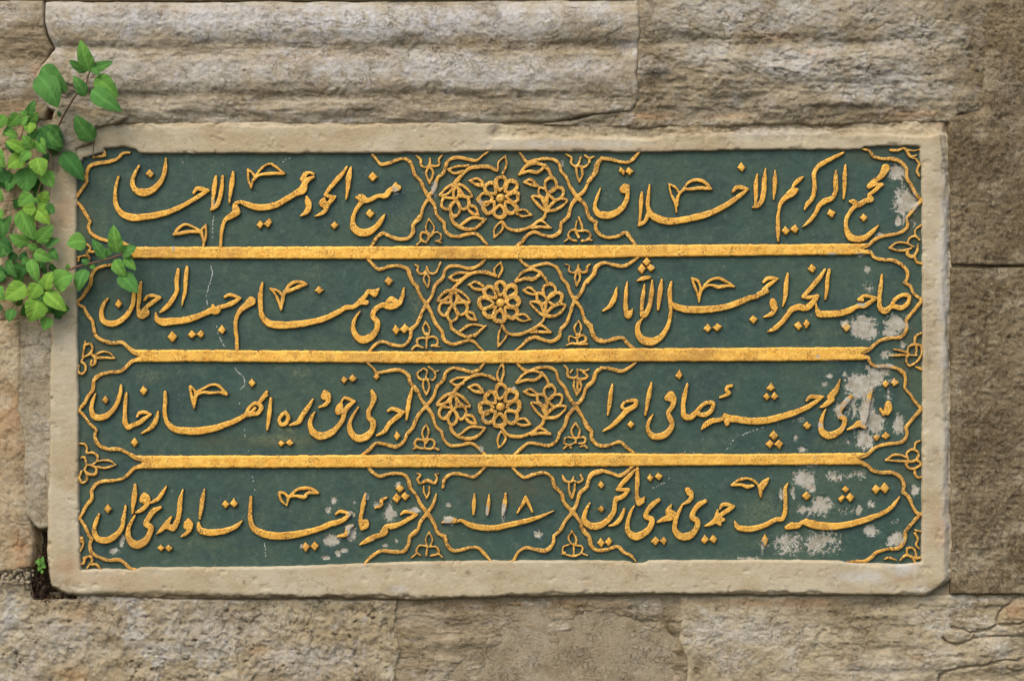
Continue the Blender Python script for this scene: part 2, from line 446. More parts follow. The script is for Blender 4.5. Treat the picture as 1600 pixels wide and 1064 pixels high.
# broken right part of the cornice, running out to the right
def h_c(x, y):
    fade = smooth(1390, 1590, x + 26 * fbm(x, y, 60, 3, 21))
    shelf = prof_c(x, y)
    h = shelf * (1 - fade) + fade * -0.004
    h = h - .016 * smooth(1470, 1600, x)
    h = h + crumb(x, y, 22, 1.0, 1.35) + terrace(x, y, 25, 34, 4.2, .011, 6) * (1 - fade) * smooth(40, 66, y)
    h = h - 0.008 * smooth(0.18, 0.7, fbm(x, y, 80, 4, 27, .55, 2.0)) * smooth(50, 80, y) * (1 - fade)
    return h
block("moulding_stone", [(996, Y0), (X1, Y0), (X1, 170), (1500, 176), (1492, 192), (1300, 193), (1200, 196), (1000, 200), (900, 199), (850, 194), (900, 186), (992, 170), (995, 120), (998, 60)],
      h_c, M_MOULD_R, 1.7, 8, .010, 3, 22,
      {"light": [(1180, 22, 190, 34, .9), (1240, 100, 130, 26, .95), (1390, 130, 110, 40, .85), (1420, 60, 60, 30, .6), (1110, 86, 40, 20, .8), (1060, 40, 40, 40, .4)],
       "dark": [(1018, 90, 26, 70, .8), (1130, 140, 120, 12, .75), (1180, 160, 150, 14, .65), (1380, 168, 90, 12, .7), (1560, 110, 70, 80, 1.0), (1700, 80, 140, 120, 1.0), (1550, 30, 60, 40, .55), (1330, 60, 80, 9, .7)],  # darker strips along the ledges, dark stone at the right end
       "warm": [(1010, 182, 60, 6, .7), (1210, 58, 40, 8, .5), (1270, 84, 14, 8, .6), (1430, 178, 60, 8, .6), (1120, 182, 60, 5, .4)]})

# mortar that fills the upright joint of the cornice
block("mortar_joint", [(986, 4), (1004, 4), (1006, 70), (1001, 120), (1006, 180), (985, 180), (990, 130), (987, 60)],
      lambda x, y: np.minimum(prof_b(x, y), prof_c(x, y)) - .0035 + crumb(x, y, 29, .6), M_MORTAR, 1.7, 5, .003, 4, 29)
# right-hand coursing: dark coarse stones
rt = lambda s: (lambda x, y: -0.004 + crumb(x, y, s, .75) + 0.0020 * ridge(x, y, 9, 2, s + 3))
block("stone_block", [(1484, 188), (1470, 160), (1470, Y0), (X1, Y0), (X1, 413), (1486, 414), (1486, 300), (1482, 250)], lambda x, y: rt(31)(x, y) - .024 * smooth(1580, 1480, x + 14 * fbm(x, y, 40, 4, 33)) * smooth(186, 168, y), M_RIGHT, 1.7, 6, .006, 1.8, 31,
      {"light": [(1528, 208, 12, 10, .7), (1560, 300, 16, 30, .35)], "dark": [(1560, 250, 60, 60, .5), (1580, 140, 50, 40, .7)]})
block("stone_block", [(1486, 419), (X1, 418), (X1, 928), (1488, 928), (1486, 700)], rt(36), M_RIGHT, 1.7, 6, .006, 1.8, 36,
      {"light": [(1560, 430, 40, 8, .7), (1552, 522, 10, 20, .6), (1510, 540, 10, 40, .6), (1530, 640, 12, 12, .5), (1496, 600, 8, 90, .5)], "dark": [(1550, 700, 60, 120, .35)]})
# left-hand stones behind the plant
lf = lambda s, a=.8: (lambda x, y: -0.004 + crumb(x, y, s, a))
block("stone_block", [(X0, 186), (64, 186), (68, 240), (62, 330), (68, 420), (60, 500), (X0, 503)], lf(41, 1.0), M_LEFT, 1.7, 7, .008, 3, 41,
      {"light": [(30, 400, 40, 40, .5)], "dark": [(20, 300, 40, 60, .4)]})
block("stone_block", [(X0, 502), (30, 500), (34, 560), (30, 640), (42, 680), (40, 760), (46, 812), (52, 845), (46, 886), (20, 893), (X0, 893)],
      lambda x, y: -0.002 + crumb(x, y, 45, .8, 1, .5) - 0.009 * smooth(24, 54, x), M_LEFT, 1.7, 9, .012, 2.5, 45,
      {"warm": [(10, 650, 30, 40, .35), (34, 850, 14, 40, .6), (5, 700, 40, 14, .3)], "light": [(10, 560, 40, 40, .6), (6, 780, 30, 50, .5)], "dark": [(-10, 740, 30, 12, .3)]})
# mortar between the left stones and the panel
block("mortar_joint", [(58, 188), (90, 188), (86, 300), (88, 420), (84, 520), (82, 640), (80, 760), (74, 824), (60, 826), (40, 806), (36, 760), (38, 690), (26, 640), (30, 560), (24, 500), (54, 470), (56, 330)],
      lambda x, y: -0.004 + crumb(x, y, 51, .7), M_MORTAR, 1.7, 5, .005, 2, 51, {"light": [(58, 740, 20, 60, .7), (50, 560, 16, 50, .4)], "warm": [(70, 470, 12, 30, .4)]})
block("mortar_joint", [(96, 160), (150, 172), (200, 184), (186, 193), (150, 200), (146, 224), (120, 232), (114, 300), (84, 304), (80, 230), (84, 180)],
      lambda x, y: 0.004 + 0.006 * smooth(260, 200, y) - .010 * smooth(255, 300, y) + crumb(x, y, 54, .7), M_MORTAR, 1.8, 7, .008, 2.5, 54,
      {"warm": [(66, 190, 26, 14, .7), (110, 290, 20, 16, .4), (150, 178, 30, 6, .4)], "light": [(110, 185, 30, 14, .4)], "dark": [(125, 172, 24, 8, .5)]})
# lower course
lo = lambda s, a, sx=1.0, p=1.0: (lambda x, y: -0.013 - 0.004 * smooth(948, 936, y) + crumb(x, y, s, a, sx, p))
def h_ll(x, y):
    h = -0.010 + crumb(x, y, 61, 1.2, 1.0, 1.6) + 0.003 * ridge(x, y, 30, 3, 66)
    return h + 0.006 * smooth(930, 905, y) * smooth(40, 20, x)
block("stone_block", [(X0, 898), (20, 906), (44, 912), (48, 938), (118, 938), (124, 920), (150, 930), (300, 938), (500, 938), (620, 938), (616, 985), (625, 1020), (615, 1060), (621, Y1), (X0, Y1)],
      h_ll, M_LOW_L, 1.7, 6, .007, 2.5, 61,
      {"light": [(90, 1000, 90, 40, .5), (330, 980, 120, 40, .45), (480, 1030, 90, 30, .6), (40, 1040, 40, 40, .4), (250, 935, 120, 10, .5)],
       "dark": [(370, 975, 40, 12, .6), (200, 1010, 50, 12, .5), (30, 905, 40, 8, .6), (540, 950, 60, 8, .55), (300, 1040, 60, 10, .4)],
       "warm": [(405, 1015, 18, 12, .6), (160, 960, 90, 20, .35), (110, 1055, 30, 10, .6)]})
def h_lm(x, y):
    r = smooth(-6, 14, poly_sdf(x, y, [(640, 1100), (700, 1050), (760, 1010), (800, 975), (850, 985), (870, 1010), (900, 965), (960, 955), (1040, 968), (1056, 1000), (1060, 1100)]) + 9 * fbm(x, y, 30, 4, 73))
    h = -0.014 + crumb(x, y, 71, .75, 1.6) + terrace(x, y, 74, 20, 6, .006)
    return h + r * (-0.006 + crumb(x, y, 77, 1.3))
block("stone_block", [(614, 937), (800, 935), (1000, 935), (1070, 934), (1070, 1000), (1082, 1030), (1078, Y1), (623, Y1), (609, 1060), (618, 1022), (610, 985)],
      h_lm, M_LOW_M, 1.7, 6, .007, 2.5, 71,
      {"dark": [(905, 957, 18, 12, .9), (1000, 960, 60, 8, .8), (1046, 980, 16, 20, .9), (760, 990, 40, 8, .8), (690, 1010, 60, 10, .6), (1060, 1030, 16, 30, .9), (840, 952, 200, 6, .4), (740, 1000, 30, 20, .5)],
       "light": [(965, 1010, 60, 40, .7), (820, 1020, 50, 40, .5), (700, 1055, 60, 20, .5), (660, 970, 40, 12, .35)], "warm": [(840, 945, 180, 8, .5), (700, 945, 60, 6, .5)]})
CR = [[(1640, 934), (1598, 930), (1588, 936), (1564, 958), (1560, 974), (1546, 984), (1522, 988), (1502, 981), (1490, 984)], [(1640, 968), (1598, 974), (1580, 978), (1562, 976)],
      [(1640, 1000), (1560, 994), (1528, 998), (1496, 1008), (1482, 1005), (1476, 998)], [(1640, 1026), (1560, 1036), (1548, 1040), (1516, 1044), (1492, 1048), (1470, 1056), (1466, 1072), (1470, Y1)]]
def h_lr(x, y):
    h = -0.012 + crumb(x, y, 81, .8, 1.4) + terrace(x, y, 84, 18, 6, .005) * smooth(1240, 1320, x)
    h = h + .007 * np.exp(-((x - 1552) / 26) ** 2 - ((y - 1016) / 15) ** 2) + .004 * np.exp(-((x - 1498) / 16) ** 2 - ((y - 996) / 9) ** 2)
    return h + carve(x, y, CR) + terrace(x, y, 88, 30, 2.4, .008) * smooth(1500, 1560, x) * smooth(990, 1030, y)
block("stone_block", [(1064, 933), (1300, 931), (1488, 930), (X1, 930), (X1, Y1), (1071, Y1), (1075, 1030), (1063, 1000)],
      h_lr, M_LOW_R, 1.7, 6, .007, 2.5, 81,
      {"dark": [(1312, 958, 30, 14, 1.0), (1330, 968, 20, 8, .9), (1380, 990, 40, 16, .6), (1430, 1020, 40, 18, .55), (1270, 945, 200, 8, .45), (1270, 1055, 30, 10, .6), (1090, 1045, 12, 30, .8), (1500, 965, 18, 26, .6), (1590, 1030, 40, 16, .6), (1500, 1056, 30, 8, .6)],
       "light": [(1180, 990, 90, 30, .65), (1380, 1045, 80, 20, .5), (1140, 1030, 60, 30, .5), (1545, 937, 50, 4, .8), (1556, 1014, 20, 14, .9), (1460, 1022, 40, 16, .5), (1500, 992, 14, 8, .5)],
       "warm": [(1200, 942, 160, 6, .5), (1094, 1004, 4, 4, .9), (1590, 956, 22, 16, .6), (1640, 956, 40, 18, .6), (1436, 1030, 10, 5, .6)]})

# the coursing goes on outside the picture
k = 0
def course(x0, x1, y0, y1, z, mat):
    global k
    k += 1
    sd = 2 + (k * 7) % 60
    block("stone_block", [(x0, y0), (x1, y0), (x1, y1), (x0, y1)], lambda x, y: z + crumb(x, y, sd, .9, 1.2), mat, 6.0, 9, .006, 3, sd)
for (y0, y1, xs, z, mat) in [(-420, -101, (-1000, -520, -100, 420, 960, 1420, 1900, 2600), .002, M_MOULD_L), (1175, 1500, (-1000, -420, 150, 700, 1240, 1700, 2150, 2600), -.010, M_LOW_L)]:
    for xa, xb in zip(xs[:-1], xs[1:]): course(xa, xb, y0, y1, z, mat)
for (x0, x1, ys, z, mat) in [(-1000, -560, (-100, 190, 502, 896, 1174), -.004, M_LEFT), (-559, X0 - 1, (-100, 190, 502, 896, 1174), -.006, M_LOW_L), (X1 + 1, 2180, (-100, 416, 928, 1174), -.005, M_RIGHT), (2181, 2600, (-100, 190, 640, 928, 1174), -.007, M_RIGHT)]:
    for ya, yb in zip(ys[:-1], ys[1:]): course(x0, x1, ya, yb - 1, z, mat)

# mortar bed behind all the joints, hollowed out beside the lower left corner of the panel
def bed():
    PX, PY = np.meshgrid(np.arange(X0, X1, 4.0), np.arange(Y0, Y1, 4.0))
    hole = smooth(-4, 5, poly_sdf(PX, PY, [(50, 828), (58, 824), (72, 826), (78, 920), (122, 926), (122, 940), (44, 938), (46, 900)]))
    h = -0.0165 + 0.003 * fbm(PX, PY, 30, 4, 99) - 0.030 * hole
    zero = np.zeros_like(PX)
    k = hole < .6
    GX, GY = np.meshgrid(np.arange(-1000, 2601, 20.0), np.arange(-420, 1501, 20.0))
    gz = np.zeros_like(GX)
    grid_mesh("rubble_core", GX, GY, gz - .075, np.ones(GX.shape, bool), M_MORTAR, wall, {"light": gz, "dark": gz + .25, "warm": gz})
    grid_mesh("mortar_backing", PX, PY, h, k, M_MORTAR, wall, {"light": zero, "dark": zero + .25, "warm": zero})
    grid_mesh("soil_pocket", PX, PY, h - .0008, hole > .05, M_SOIL, wall, {"light": zero, "dark": zero + .3, "warm": zero})
bed()
DATA = """
T 110 220 4.994
cartouche_line:460 95 18,410 100 26,370 140 26,300 165 26,200 180 28,150 200 28,130 240 26,125 300 26,130 320 24/130 318 26,95 370 26,60 420 26,32 462 24/32 462 26,70 500 26,105 550 28,135 600 28,155 632 24/155 632 24,140 665 26,150 710 28,190 745 28,250 770 28,300 785 26,400 795 28,440 815 30,500 835 24
corner_ornament:70 100 30,110 95 24,170 110 20,210 80 22,250 70 26,265 110 28/180 130 16,270 120 20/90 120 24,110 130 14
letter:535 200 18,510 240 24,487 300 28,487 350 34,510 390 40,560 405 56,620 395 50,680 350 40,720 290 34,738 220 30,745 145 14
dot:p 615 218,658 262,625 298,582 262
letter:375 285 14,355 360 24,348 440 28,358 510 34,400 570 44,480 600 54,580 595 50,700 575 44,820 535 38,920 485 34,1010 430 32,1070 390 20/960 410 18,985 378 28,1030 380 32,1072 390 22
letter:1135 280 14,1125 350 38,1115 440 26,1105 530 18/1188 280 16,1180 370 32,1165 450 34,1140 510 36,1100 538 22
letter:1270 245 16,1262 320 34,1250 400 26,1240 485 10
leaf_flourish:805 735 14,850 680 18,890 655 18,960 675 20,1010 710 20,1035 770 20,1040 840 20/805 735 18,870 722 24,940 710 22,1010 715 20/1055 660 16,1058 740 18,1042 800 20/1050 665 14,1028 690 14,1030 740 14
side_ornament:130 810 20,155 840 20,130 880 22,150 920 20/150 870 20,200 865 20,285 870 14/60 910 18,90 900 18,140 900 14/60 940 16,70 910 14
T 370 220 4.994
leaf_flourish:88 228 14,90 300 16,112 375 12/88 228 16,118 250 16,140 285 18/112 370 14,128 310 22,165 275 20,220 262 20,275 258 24,368 258 16/155 265 16,195 215 18,255 182 18,310 210 20,368 258 16
letter:600 285 20,560 305 34,525 340 36/600 262 16,570 250 18,535 262 34,515 300 40/530 320 34,515 380 60,460 415 46,390 455 44,310 500 44,220 520 46,130 515 46,60 490 34,20 478 26,-10 500 34,-5 545 54/0 560 50,-40 585 44,-90 620 32,-112 680 28,-122 750 24,-127 840 20
dot:p 180 615,212 655,185 695,148 660
dot:p 250 600,280 640,245 690,210 650
letter:545 440 14,555 480 44,560 520 44,540 560 36,500 588 12
letter:860 205 14,830 250 30,770 320 34,720 380 32,690 425 26/690 425 24,720 435 30,765 440 22/765 440 22,735 470 34,710 500 26/680 460 30,670 490 56,700 500 50/700 510 40,690 545 36,650 575 26,612 590 12
letter:890 210 14,875 280 40,868 360 32,853 460 8
dot:p 765 625,795 660,765 700,725 662
dot:p 1060 240,1100 285,1060 330,1020 285
letter:1240 340 22,1235 375 54/1260 370 40,1200 385 36,1160 430 44,1100 435 30,1060 455 36,1000 470 36,960 460 32/935 445 20,970 435 36,1000 460 36/970 485 36,925 550 30,905 620 34,915 680 50,960 715 58,1020 715 56,1090 670 40,1135 610 30,1155 575 8
dot:p 1040 532,1075 570,1040 610,1000 570
cartouche_line:1060 112 20,1090 150 18,1130 185 26,1190 175 24,1240 155 24,1310 145 22,1350 170 26,1375 220 26,1385 265 26,1430 310 26/1430 590 28,1380 655 26,1375 720 28,1340 760 28,1280 770 28,1200 750 26,1140 725 28,1100 750 26,1050 825 20
T 900 220 4.994
cartouche_line:495 90 20,460 130 26,420 165 28,340 165 26,260 145 28,200 145 28,170 190 28,155 250 26,110 310 26/90 560 28,110 610 26,155 635 28/155 635 26,155 690 30,190 735 28,240 755 26,330 745 24,390 720 30,425 760 28,470 825 24
letter:380 350 30,368 385 50,400 385 40/400 360 36,405 400 32,395 460 34,370 510 36,310 565 44,240 585 56,175 570 46,148 520 30,160 460 24,190 375 10
dot:p 345 205,385 238,378 278,335 240
dot:p 412 205,455 240,420 280,380 245
letter:515 405 14,508 480 30,505 560 24,495 660 16/575 345 12,565 440 24,562 520 30,580 570 44,640 610 54,720 630 50,830 620 48,950 595 46,1060 560 44,1170 505 38,1260 445 34,1340 385 18/560 580 34,540 630 30,490 662 20/1225 400 18,1250 368 26,1300 368 30,1345 380 16
leaf_flourish:725 340 12,740 410 16,775 490 22,785 560 10/725 340 16,775 365 16,805 405 18/785 500 30,800 430 22,840 385 24,900 380 24,970 370 24,1055 380 14/840 375 18,885 325 20,950 308 22,1010 330 24,1058 380 14
dot:p 1290 165,1330 212,1298 250,1255 212
letter:1415 265 12,1405 340 32,1405 420 28,1400 520 18/1480 220 12,1470 310 34,1465 400 34,1445 480 34,1420 510 30,1380 522 14
letter:1555 235 12,1553 310 34,1550 380 24,1543 460 6
T 1140 220 4.994
letter:380 785 8,378 700 30,378 620 30,385 550 26,400 490 30,450 435 44,490 405 60,525 385 28/575 285 10,540 310 34,505 345 24,490 380 20
dot:p 435 665,475 705,440 740,405 705
dot:p 515 648,545 690,515 730,472 692
letter:885 98 16,830 125 26,750 165 30,690 205 34,662 250 30,662 320 28,662 390 30,640 460 32,605 500 30,585 540 10
letter:830 235 12,828 320 32,828 400 32,800 450 36,740 475 42,700 510 34,670 570 26,620 630 24,570 675 6
dot:p 780 530,832 560,800 608,760 575
letter:905 190 14,898 280 34,898 360 30,890 455 8
letter:1218 215 64,1205 245 54,1170 290 36,1120 325 34,1090 360 36/1090 365 22,1140 345 24,1190 345 28/1185 345 28,1130 395 32,1090 430 30,1105 455 44,1060 470 36,1000 500 44,970 480 40,940 475 18/985 505 36,940 560 30,910 620 28,915 700 34,940 750 50,1000 770 44,1060 755 40,1110 715 34,1165 660 8
dot:p 1045 568,1085 600,1045 635,1015 600
cartouche_line:1040 68 16,1090 80 22,1120 120 28,1180 140 26,1280 145 28,1340 170 28,1380 220 26,1385 290 24,1420 350 26,1450 410 26,1500 470 28/1500 470 28,1460 510 26,1420 560 26,1385 600 24/1385 600 24,1385 680 26,1340 715 26,1260 735 26,1180 750 28,1120 785 28,1090 815 28,1035 842 16/1030 858 14,1100 870 26,1130 910 28,1200 930 26,1280 935 26,1340 965 28
corner_ornament:1260 75 24,1320 75 22,1360 60 24,1390 90 26,1410 120 26,1450 140 22,1480 180 24,1465 240 20,1480 275 20/1360 60 20,1440 80 14,1490 70 16/1410 130 16,1460 115 14
side_ornament:1250 840 12,1300 800 18,1350 795 18,1390 805 16,1440 830 14/1250 840 14,1310 855 18,1370 855 18,1420 840 14/1390 800 16,1410 760 20,1450 745 18,1485 775 16/1450 745 14,1450 700 14,1495 660 14/1395 850 18,1390 885 24,1430 905 26,1465 860 20,1470 810 16/1450 910 16,1460 945 20,1500 960 16
T 110 385 4.994
cartouche_line:330 145 24,260 155 24,200 180 28,170 220 30,155 300 30,120 350 32,90 400 28,50 432 26/50 432 26,65 455 26,100 475 26,130 530 28,175 585 26/175 585 26,180 640 26,200 700 28,250 735 28,320 755 28,410 755 26,445 785 28,490 820 40,545 850 26/545 870 26,470 905 30,440 935 28,400 970 28,300 985 26,220 1010 28,185 1045 28
letter:290 410 12,260 450 26,240 520 30,255 580 40,320 605 44,400 575 40,460 510 32,490 440 32,495 360 30
dot:p 372 408,405 450,375 490,340 455
letter:550 285 20,540 350 34,535 430 30,530 500 30,555 540 56,590 520 56/575 425 16,600 395 26,640 385 28,695 400 22/695 400 26,650 430 32,600 470 30,570 510 40
letter:840 185 28,828 280 34,830 350 32,800 410 34,755 470 32,700 515 14
letter:910 165 22,900 250 32,895 340 28,870 465 8
letter:1205 395 18,1240 380 24,1285 390 26,1328 405 16/1320 408 24,1270 440 36,1210 465 30,1170 475 30,1130 505 56,1105 500 46,1060 520 40,1000 545 44,900 575 50,800 585 56,720 590 56,680 575 40,665 520 14/1110 462 22,1120 500 30
dot:p 790 660,835 705,800 755,752 710
dot:p 945 650,985 690,945 728,910 690
dot:p 1018 650,1050 688,1020 722,983 685
dot:p 1182 615,1218 655,1188 692,1148 655
letter:1412 428 68,1370 462 48,1320 510 32,1292 570 28,1290 650 28,1298 730 26,1300 815 26
side_ornament:115 745 14,105 800 18,95 860 14/110 770 16,160 765 18,170 790 18,150 840 20,110 860 14/150 835 18,190 870 20,185 920 18,160 930 16,165 890 12/190 850 16,240 825 16,300 830 16,345 875 12/195 870 18,260 870 22,345 875 14/60 930 16,60 980 18,90 995 18,115 970 18,110 920 14,85 900 16,100 870 12
T 370 385 4.994
letter:200 285 12,185 370 32,185 470 34,200 550 38,250 600 48,340 615 56,450 610 52,560 595 46,680 565 42,780 520 38,870 475 34,905 475 34,960 440 34,1010 440 36/960 430 30,1000 390 30,1030 350 24,1060 360 40,1105 340 20/1045 350 20,1075 380 30,1108 330 14
leaf_flourish:262 330 16,300 340 18,335 360 18,350 375 18/265 335 16,300 375 16,325 430 18,345 500 8/345 490 18,355 430 24,375 365 24,430 340 20,490 315 24,545 298 16/370 355 18,410 305 20,450 280 20,500 280 20,545 298 16
dot:p 640 308,682 342,645 380,603 345
dot:p 1180 230,1222 272,1190 315,1145 275
letter:1305 330 14,1290 400 30,1265 450 34,1200 470 48,1130 460 34,1085 490 40,1060 540 36,1095 590 44,1090 650 40,1040 710 52,980 730 56,930 700 46,908 640 34,920 570 24,962 508 8/1175 430 20,1210 415 40,1240 430 36
dot:p 1235 605,1275 655,1245 698,1208 655
dot:p 1310 605,1350 640,1310 685,1270 650
cartouche_line:1020 95 26,1060 140 26,1110 180 28,1180 160 26,1270 155 26,1330 180 28,1350 230 28,1365 265 28,1410 320 28/1440 540 24,1405 610 24,1360 655 26,1355 710 26,1310 770 26,1220 770 26,1130 745 28,1080 770 26,1030 828 22
T 900 385 4.994
letter:318 325 14,300 400 34,265 465 32,205 508 10
letter:400 280 14,390 370 32,388 460 32,395 520 40,405 540 50,430 515 30,442 490 10
dot:p 552 80,590 120,555 160,515 125
dot:p 515 135,550 175,515 222,480 180
dot:p 580 135,622 172,585 205,550 170
letter:480 270 14,520 252 30,575 245 22
letter:535 300 14,525 380 32,515 460 28,515 540 24/595 270 18,592 350 34,580 430 34,560 500 36,525 545 34,512 548 20
letter:670 260 12,660 330 38,650 410 32,640 495 14
letter:745 280 12,732 350 32,735 430 30,740 500 24,735 560 26,710 640 32,660 710 42,580 745 60,510 720 56,480 660 40,490 600 30,520 565 12
letter:735 440 30,780 470 44,850 490 52,950 495 54,1060 490 50,1180 470 46,1280 435 42,1370 400 34,1400 395 34,1440 370 40,1485 350 44/1460 340 24,1510 300 30,1570 258 12/1465 280 18,1490 255 26,1530 248 26,1575 252 12
leaf_flourish:905 250 14,925 310 18,950 370 18,962 435 10/910 250 16,950 270 18,970 310 18,970 370 16/962 420 14,975 360 20,1010 315 22,1060 305 18,1110 318 28,1170 310 20,1235 315 14/1000 305 18,1050 265 18,1110 250 20,1170 275 18,1235 315 14
dot:p 1030 600,1065 640,1035 680,995 645
dot:p 1105 595,1145 625,1105 672,1063 635
dot:p 1382 535,1420 570,1385 612,1347 572
letter:1535 425 40,1540 450 58,1545 470 54/1560 480 32,1530 525 34,1465 552 10
cartouche_line:490 85 18,460 105 24,420 135 26,370 155 28,290 145 26,220 130 28,165 160 28,140 220 28,90 280 26/75 590 28,115 640 26,125 680 28,165 735 28,240 740 26,310 720 26,365 715 26,400 755 26,460 800 20
T 1140 385 4.994
letter:455 215 12,442 300 34,435 390 30,416 470 10
dot:p 640 135,682 175,650 215,608 178
letter:745 185 22,700 250 34,640 320 34,590 375 30,570 395 26/570 395 24,620 400 30,692 383 18/690 390 22,655 435 40,600 480 46,540 475 48,490 490 40,450 540 34,400 600 34,330 655 28,298 668 8
letter:780 185 20,765 250 30,760 330 26,748 415 10
dot:p 540 575,570 625,540 662,500 615
dot:p 600 565,632 605,600 652,568 605
letter:1010 420 18,1045 390 26,1090 390 28,1142 405 18/1140 408 26,1095 440 34,1050 465 32,1000 470 32,940 500 44,850 525 48,760 530 50,700 525 48,680 480 20,675 445 8/1005 415 18,1040 420 20
dot:p 905 580,955 630,915 675,870 625
letter:1190 225 14,1180 320 34,1170 420 32,1180 490 40,1210 505 48,1250 480 34,1300 410 26,1360 380 28,1400 390 30,1395 440 32,1340 480 36,1280 470 30,1250 475 24
cartouche_line:1340 140 26,1385 190 28,1385 260 26,1368 285 26/1368 285 26,1410 310 26,1440 370 26,1490 408 24/1500 425 24,1450 490 26,1380 575 24/1380 580 24,1382 650 26,1340 705 28,1260 715 26,1180 735 28,1130 770 28,1100 800 34,1030 842 16/1025 848 16,1085 875 32,1100 910 28,1150 935 28,1220 935 26,1300 950 26,1360 985 28
side_ornament:1250 855 14,1310 850 20,1380 850 16,1460 850 14/1285 805 14,1340 815 18,1400 835 16/1390 830 16,1400 785 18,1450 765 18,1500 775 14/1500 780 16,1500 840 16,1450 910 18,1400 930 20,1380 900 18,1390 850 18/1455 850 14,1460 770 14/1445 760 16,1455 700 18,1495 680 14/1455 940 18,1500 960 22
T 110 550 4.994
cartouche_line:240 175 26,205 190 28,183 220 28,175 290 28,135 350 26,100 410 28,60 450 24/60 450 24,100 490 22,150 560 24,205 605 22/205 605 22,190 660 26,215 720 28,280 755 28,380 760 28,440 785 28,490 815 36,565 852 22/565 872 22,490 915 30,460 945 26,420 980 24,330 1005 24,240 1010 26
letter:195 330 12,172 390 26,165 460 34,190 505 46,250 510 44,310 475 36,360 410 32,385 340 30,395 262 14
dot:p 272 335,302 375,275 412,245 375
letter:435 325 20,428 400 30,425 490 28,430 560 40,450 590 36,490 570 36,540 550 34,580 520 30,628 490 14/520 505 14,540 475 22,580 470 24,628 488 14
dot:p 565 260,605 298,572 348,538 305
dot:p 500 662,530 705,500 750,468 708
letter:685 465 14,668 530 36,635 585 34,555 635 10
letter:740 315 24,738 400 30,735 480 30,755 550 38,810 600 48,900 615 56,1000 615 54,1100 600 48,1200 570 44,1300 530 38,1370 490 34/1370 490 28,1395 435 24,1450 400 28,1490 430 30,1470 470 28,1400 490 30/1390 490 20,1440 440 20/1470 395 26,1510 350 34,1532 312 20/1490 370 28,1530 340 24
dot:p 1415 205,1447 245,1412 280,1385 240
leaf_flourish:930 270 14,945 340 18,965 440 10/935 268 18,965 295 18,975 340 18,965 440 12/965 400 20,990 330 22,1040 315 20,1110 320 22,1160 315 20,1220 332 14/990 310 18,1040 285 20,1110 255 20,1150 262 22,1190 295 18,1222 330 14
letter:1565 365 20,1555 450 30,1545 530 28,1535 608 14
side_ornament:65 715 16,110 720 18,130 750 18,125 785 18,170 785 18,210 810 20,205 850 18,160 880 18,130 880 18,105 820 18,80 825 14/130 880 18,110 920 18,150 955 20,195 950 20,195 900 18,160 885 16/205 855 16,260 845 16,310 850 16,355 880 14/205 895 16,260 905 20,310 895 18,355 880 14/85 930 16,70 990 18,95 1020 18,125 1000 18,125 960 16
T 370 550 4.994
letter:380 470 20,400 510 28,385 555 28,350 568 28,330 535 26,355 490 26,380 470 22
letter:595 370 12,560 425 32,515 490 36,480 545 34,412 572 12
letter:690 318 42,715 340 40,715 380 36,690 410 30,642 432 10/690 325 40,675 350 40,700 360 40
letter:815 390 16,840 360 22,880 370 26,922 385 14/915 385 24,870 425 36,840 470 36,830 520 34,790 580 36,720 640 48,650 655 56,590 620 48,570 560 36,590 500 22,610 468 8/815 400 20,800 440 56,790 470 40,830 460 34
dot:p 832 180,870 215,838 255,808 220
dot:p 902 170,940 208,905 245,866 210
letter:1055 305 18,1070 350 44,1055 410 36,1030 460 32,1030 510 34,1060 540 44,1060 600 40,1010 660 54,950 675 56,895 635 44,880 570 32,905 500 22,950 432 8
letter:1180 460 18,1210 445 26,1260 455 28,1302 470 14/1300 470 24,1250 510 34,1190 560 34,1150 620 32,1092 652 10
letter:1370 285 20,1350 360 34,1335 440 34,1325 530 12
dot:p 1090 165,1118 195,1090 222,1060 195
dot:p 1245 615,1278 655,1250 700,1225 660
dot:p 345 685,378 712,345 742,315 712
dot:p 415 680,448 710,415 735,378 710
cartouche_line:1022 88 16,1075 140 18,1095 180 30/1100 165 22,1180 150 26,1280 145 26,1330 180 26,1355 240 26,1400 300 26/1400 520 28,1365 600 28,1330 640 26,1310 690 28,1240 740 28,1160 720 26,1080 715 26,1040 755 28,975 808 20
T 900 550 4.994
cartouche_line:470 85 18,420 120 26,365 150 28,300 140 26,230 125 26,165 145 26,140 220 28,90 260 26/65 530 26,120 615 26/120 615 26,125 680 28,180 730 28,250 730 26,350 705 26,395 745 26,460 792 20
letter:285 255 14,270 340 32,262 410 30,248 492 14
letter:375 395 16,420 380 24,470 385 26,465 410 30,400 455 40,340 520 36,290 570 30,212 618 8/375 395 20,360 430 24,400 450 24
dot:p 428 530,462 565,430 605,395 568
letter:590 240 12,572 320 32,558 400 30,542 492 14
letter:715 350 36,740 325 36,765 370 36,755 420 34,720 480 30,735 520 40,750 560 40,730 610 44,670 655 50,600 655 46,560 600 34,570 540 26,602 488 10/710 360 36,740 372 32
dot:p 808 130,840 185,808 222,770 190
letter:870 250 14,848 340 32,838 440 32,850 505 44,890 510 44,940 470 36,980 420 28,1030 395 28,1070 400 28,1060 450 32,1000 490 36,940 480 30
letter:1212 265 22,1180 275 24,1175 300 26,1195 320 28,1165 340 24,1122 356 12
letter:978 606 8,1010 570 36,1060 540 40,1080 535 36,1120 530 30,1160 510 36,1180 560 36/1160 490 20,1180 510 42,1260 525 46,1380 540 50,1500 530 48,1600 505 44,1700 475 42,1800 435 36,1880 385 26,1922 355 12/1800 380 14,1830 350 26,1880 350 28,1930 350 14
T 1140 550 4.994
dot:p 325 240,360 285,322 315,285 285
dot:p 292 318,322 352,292 385,258 350
dot:p 350 310,385 350,350 382,322 350
dot:p 345 610,387 655,350 698,305 655
dot:p 315 680,350 715,320 760,275 718
